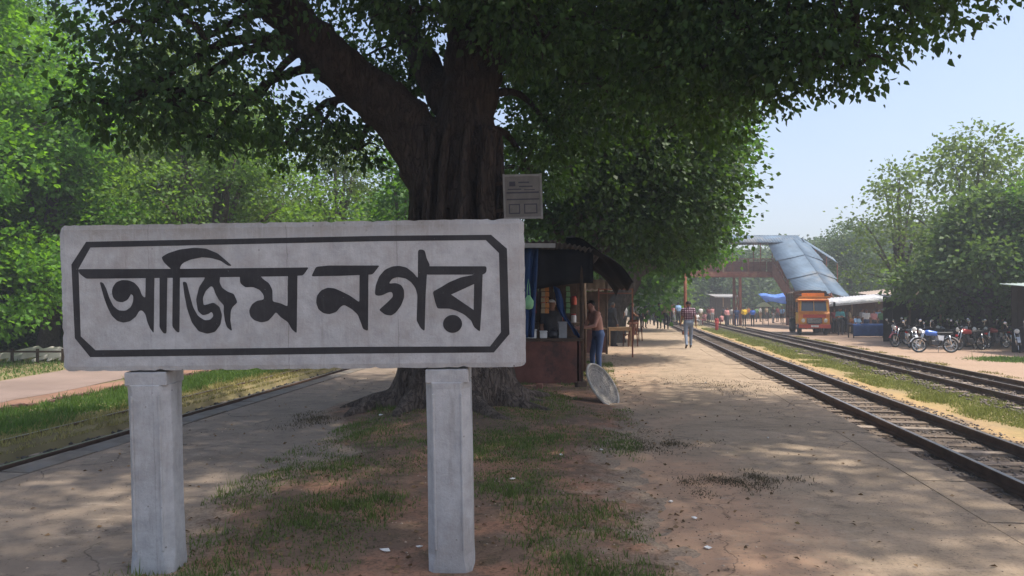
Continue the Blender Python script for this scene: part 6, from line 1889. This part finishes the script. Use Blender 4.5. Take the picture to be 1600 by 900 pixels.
M_BLUEP = mat('blue_bike_paint', (.05, .15, .55), .3, scale=5, var=.1, bmp=0, spec=.6)
M_REDP = mat('red_bike_paint', (.32, .03, .03), .3, scale=5, var=.1, bmp=0, spec=.6)
M_BLKP = mat('black_bike_paint', (.02, .02, .022), .25, scale=5, var=.1, bmp=0, spec=.6)
M_WHTP = mat('white_bike_paint', (.62, .66, .72), .3, scale=5, var=.1, bmp=0, spec=.6)
bikes = [(1461, 547, -8, M_BLUEP, M_WHTP, 'motorcycle with blue tank and white side panels'),
         (1516, 543, 12, M_REDP, M_BLKP, 'motorcycle with dark red tank behind the blue and white one'),
         (1415, 538, 20, M_BLKP, M_REDP, 'black motorcycle with red mudguards beside people in white and grey shirts'),
         (1442, 536, -25, M_BLKP, M_BLKP, 'all-black motorcycle behind the blue and white one'),
         (1489, 538, 160, M_BLKP, M_WHTP, 'black motorcycle with white panels, turned the other way'),
         (1535, 541, 35, M_BLKP, M_BLKP, 'all-black motorcycle with tall mirror beside the dark red one'),
         (1403, 533, 50, M_REDP, M_REDP, 'all-red motorcycle nearest the blue cloth table'),
         (1427, 541, 75, M_BLKP, M_WHTP, 'black motorcycle with white panels pointing at the track, left of the blue and white one'),
         (1476, 536, 40, M_WHTP, M_BLKP, 'white-tanked motorcycle behind the blue and white one'),
         (1502, 537, 70, M_BLUEP, M_BLKP, 'motorcycle with blue tank and black panels behind the dark red one'),
         (1557, 540, 20, M_REDP, M_BLKP, 'motorcycle with dark red tank beside the far right hut'),
         (1590, 546, 62, M_BLKP, M_WHTP, 'black motorcycle with white headlight shell in front of the far right hut')]
for u, v, a, tm, bm_, lab in bikes:
    p = on(u, v + 4, G0)
    t = motorcycle(lab, (p.x, p.y, G0 + .005), R(a), tm, bm_)
    t.rotation_euler.x = R(-5)

# ------------------------------------------------------------------ white sleeper pile and low fence on the left
M_PILE = mat('whitewashed_block', (0.60, 0.57, 0.52), 0.85, scale=4, var=0.12, bmp=0.2, dirt=(0.5, 0.46, 0.4))
pc_ = on(58, 566, BZ)
for k in range(9):
    rk = random.Random(k + 60); t = MB(); t.box((0, 0, .09), (rk.uniform(1.0, 1.6), rk.uniform(.14, .22), rk.uniform(.12, .18)), taper=rk.uniform(.7, .95)); t.v = [(x + rk.uniform(-.04, .04), y + rk.uniform(-.03, .03), z + rk.uniform(-.02, .02)) for x, y, z in t.v]
    o = t.build('concrete_sleeper', M_PILE, bevel=.01)
    o.location = (pc_.x - 1.2 + k * .36, pc_.y + .5 + .04 * (k % 3), BZ + .14 + .06 * (k % 2)); o.rotation_euler = (rk.uniform(-.3, .3), R(-8 - 14 * rk.random()), R(10 + 50 * rk.random()))
    tag(o, 'whitewashed concrete sleeper lying slanted in the pile behind the low fence', 'sleeper', 'pile of white sleepers')
t = thing('low_fence', 'low dark wooden fence before the white sleeper pile', 'fence', (pc_.x, pc_.y - .3, BZ))
for k in range(5):
    mb = MB(); mb.box((-1.4 + k * .8, 0, .20), (.07, .06, .5)); mb.build('post', M_WOOD, t)
mb = MB(); mb.box((.2, -.035, .36), (3.4, .03, .06)); mb.build('fence_rail', M_WOOD, t)
p = on(37, 552, BZ)
make_tree('sapling', 'thin grey sapling rising beside the white sleeper pile', (p.x, p.y + 1, BZ), [(0, 0, 2.4, .7, .7, .5), (.3, .1, 3.1, .6, .6, .5), (-.3, 0, 3.0, .6, .6, .4)], M_LEAF_BRIGHT, .045, per=3, cn=10, cr=.3, size=(.14, .22), seed=777)

# ------------------------------------------------------------------ haze
mb = MB(); mb.box((10, 150, 24.0), (660, 560, 51.2))
hz = mb.build('haze', [])
m, nt, out = nodes_of('hazy_air')
pv = N(nt, 'ShaderNodeVolumePrincipled'); pv.inputs['Color'].default_value = (.86, .92, 1.0, 1); pv.inputs['Density'].default_value = 0.002; pv.inputs['Anisotropy'].default_value = 0.0
L(nt, pv.outputs[0], out.inputs['Volume'])
hz.data.materials.append(m); tag(hz, kind='stuff')
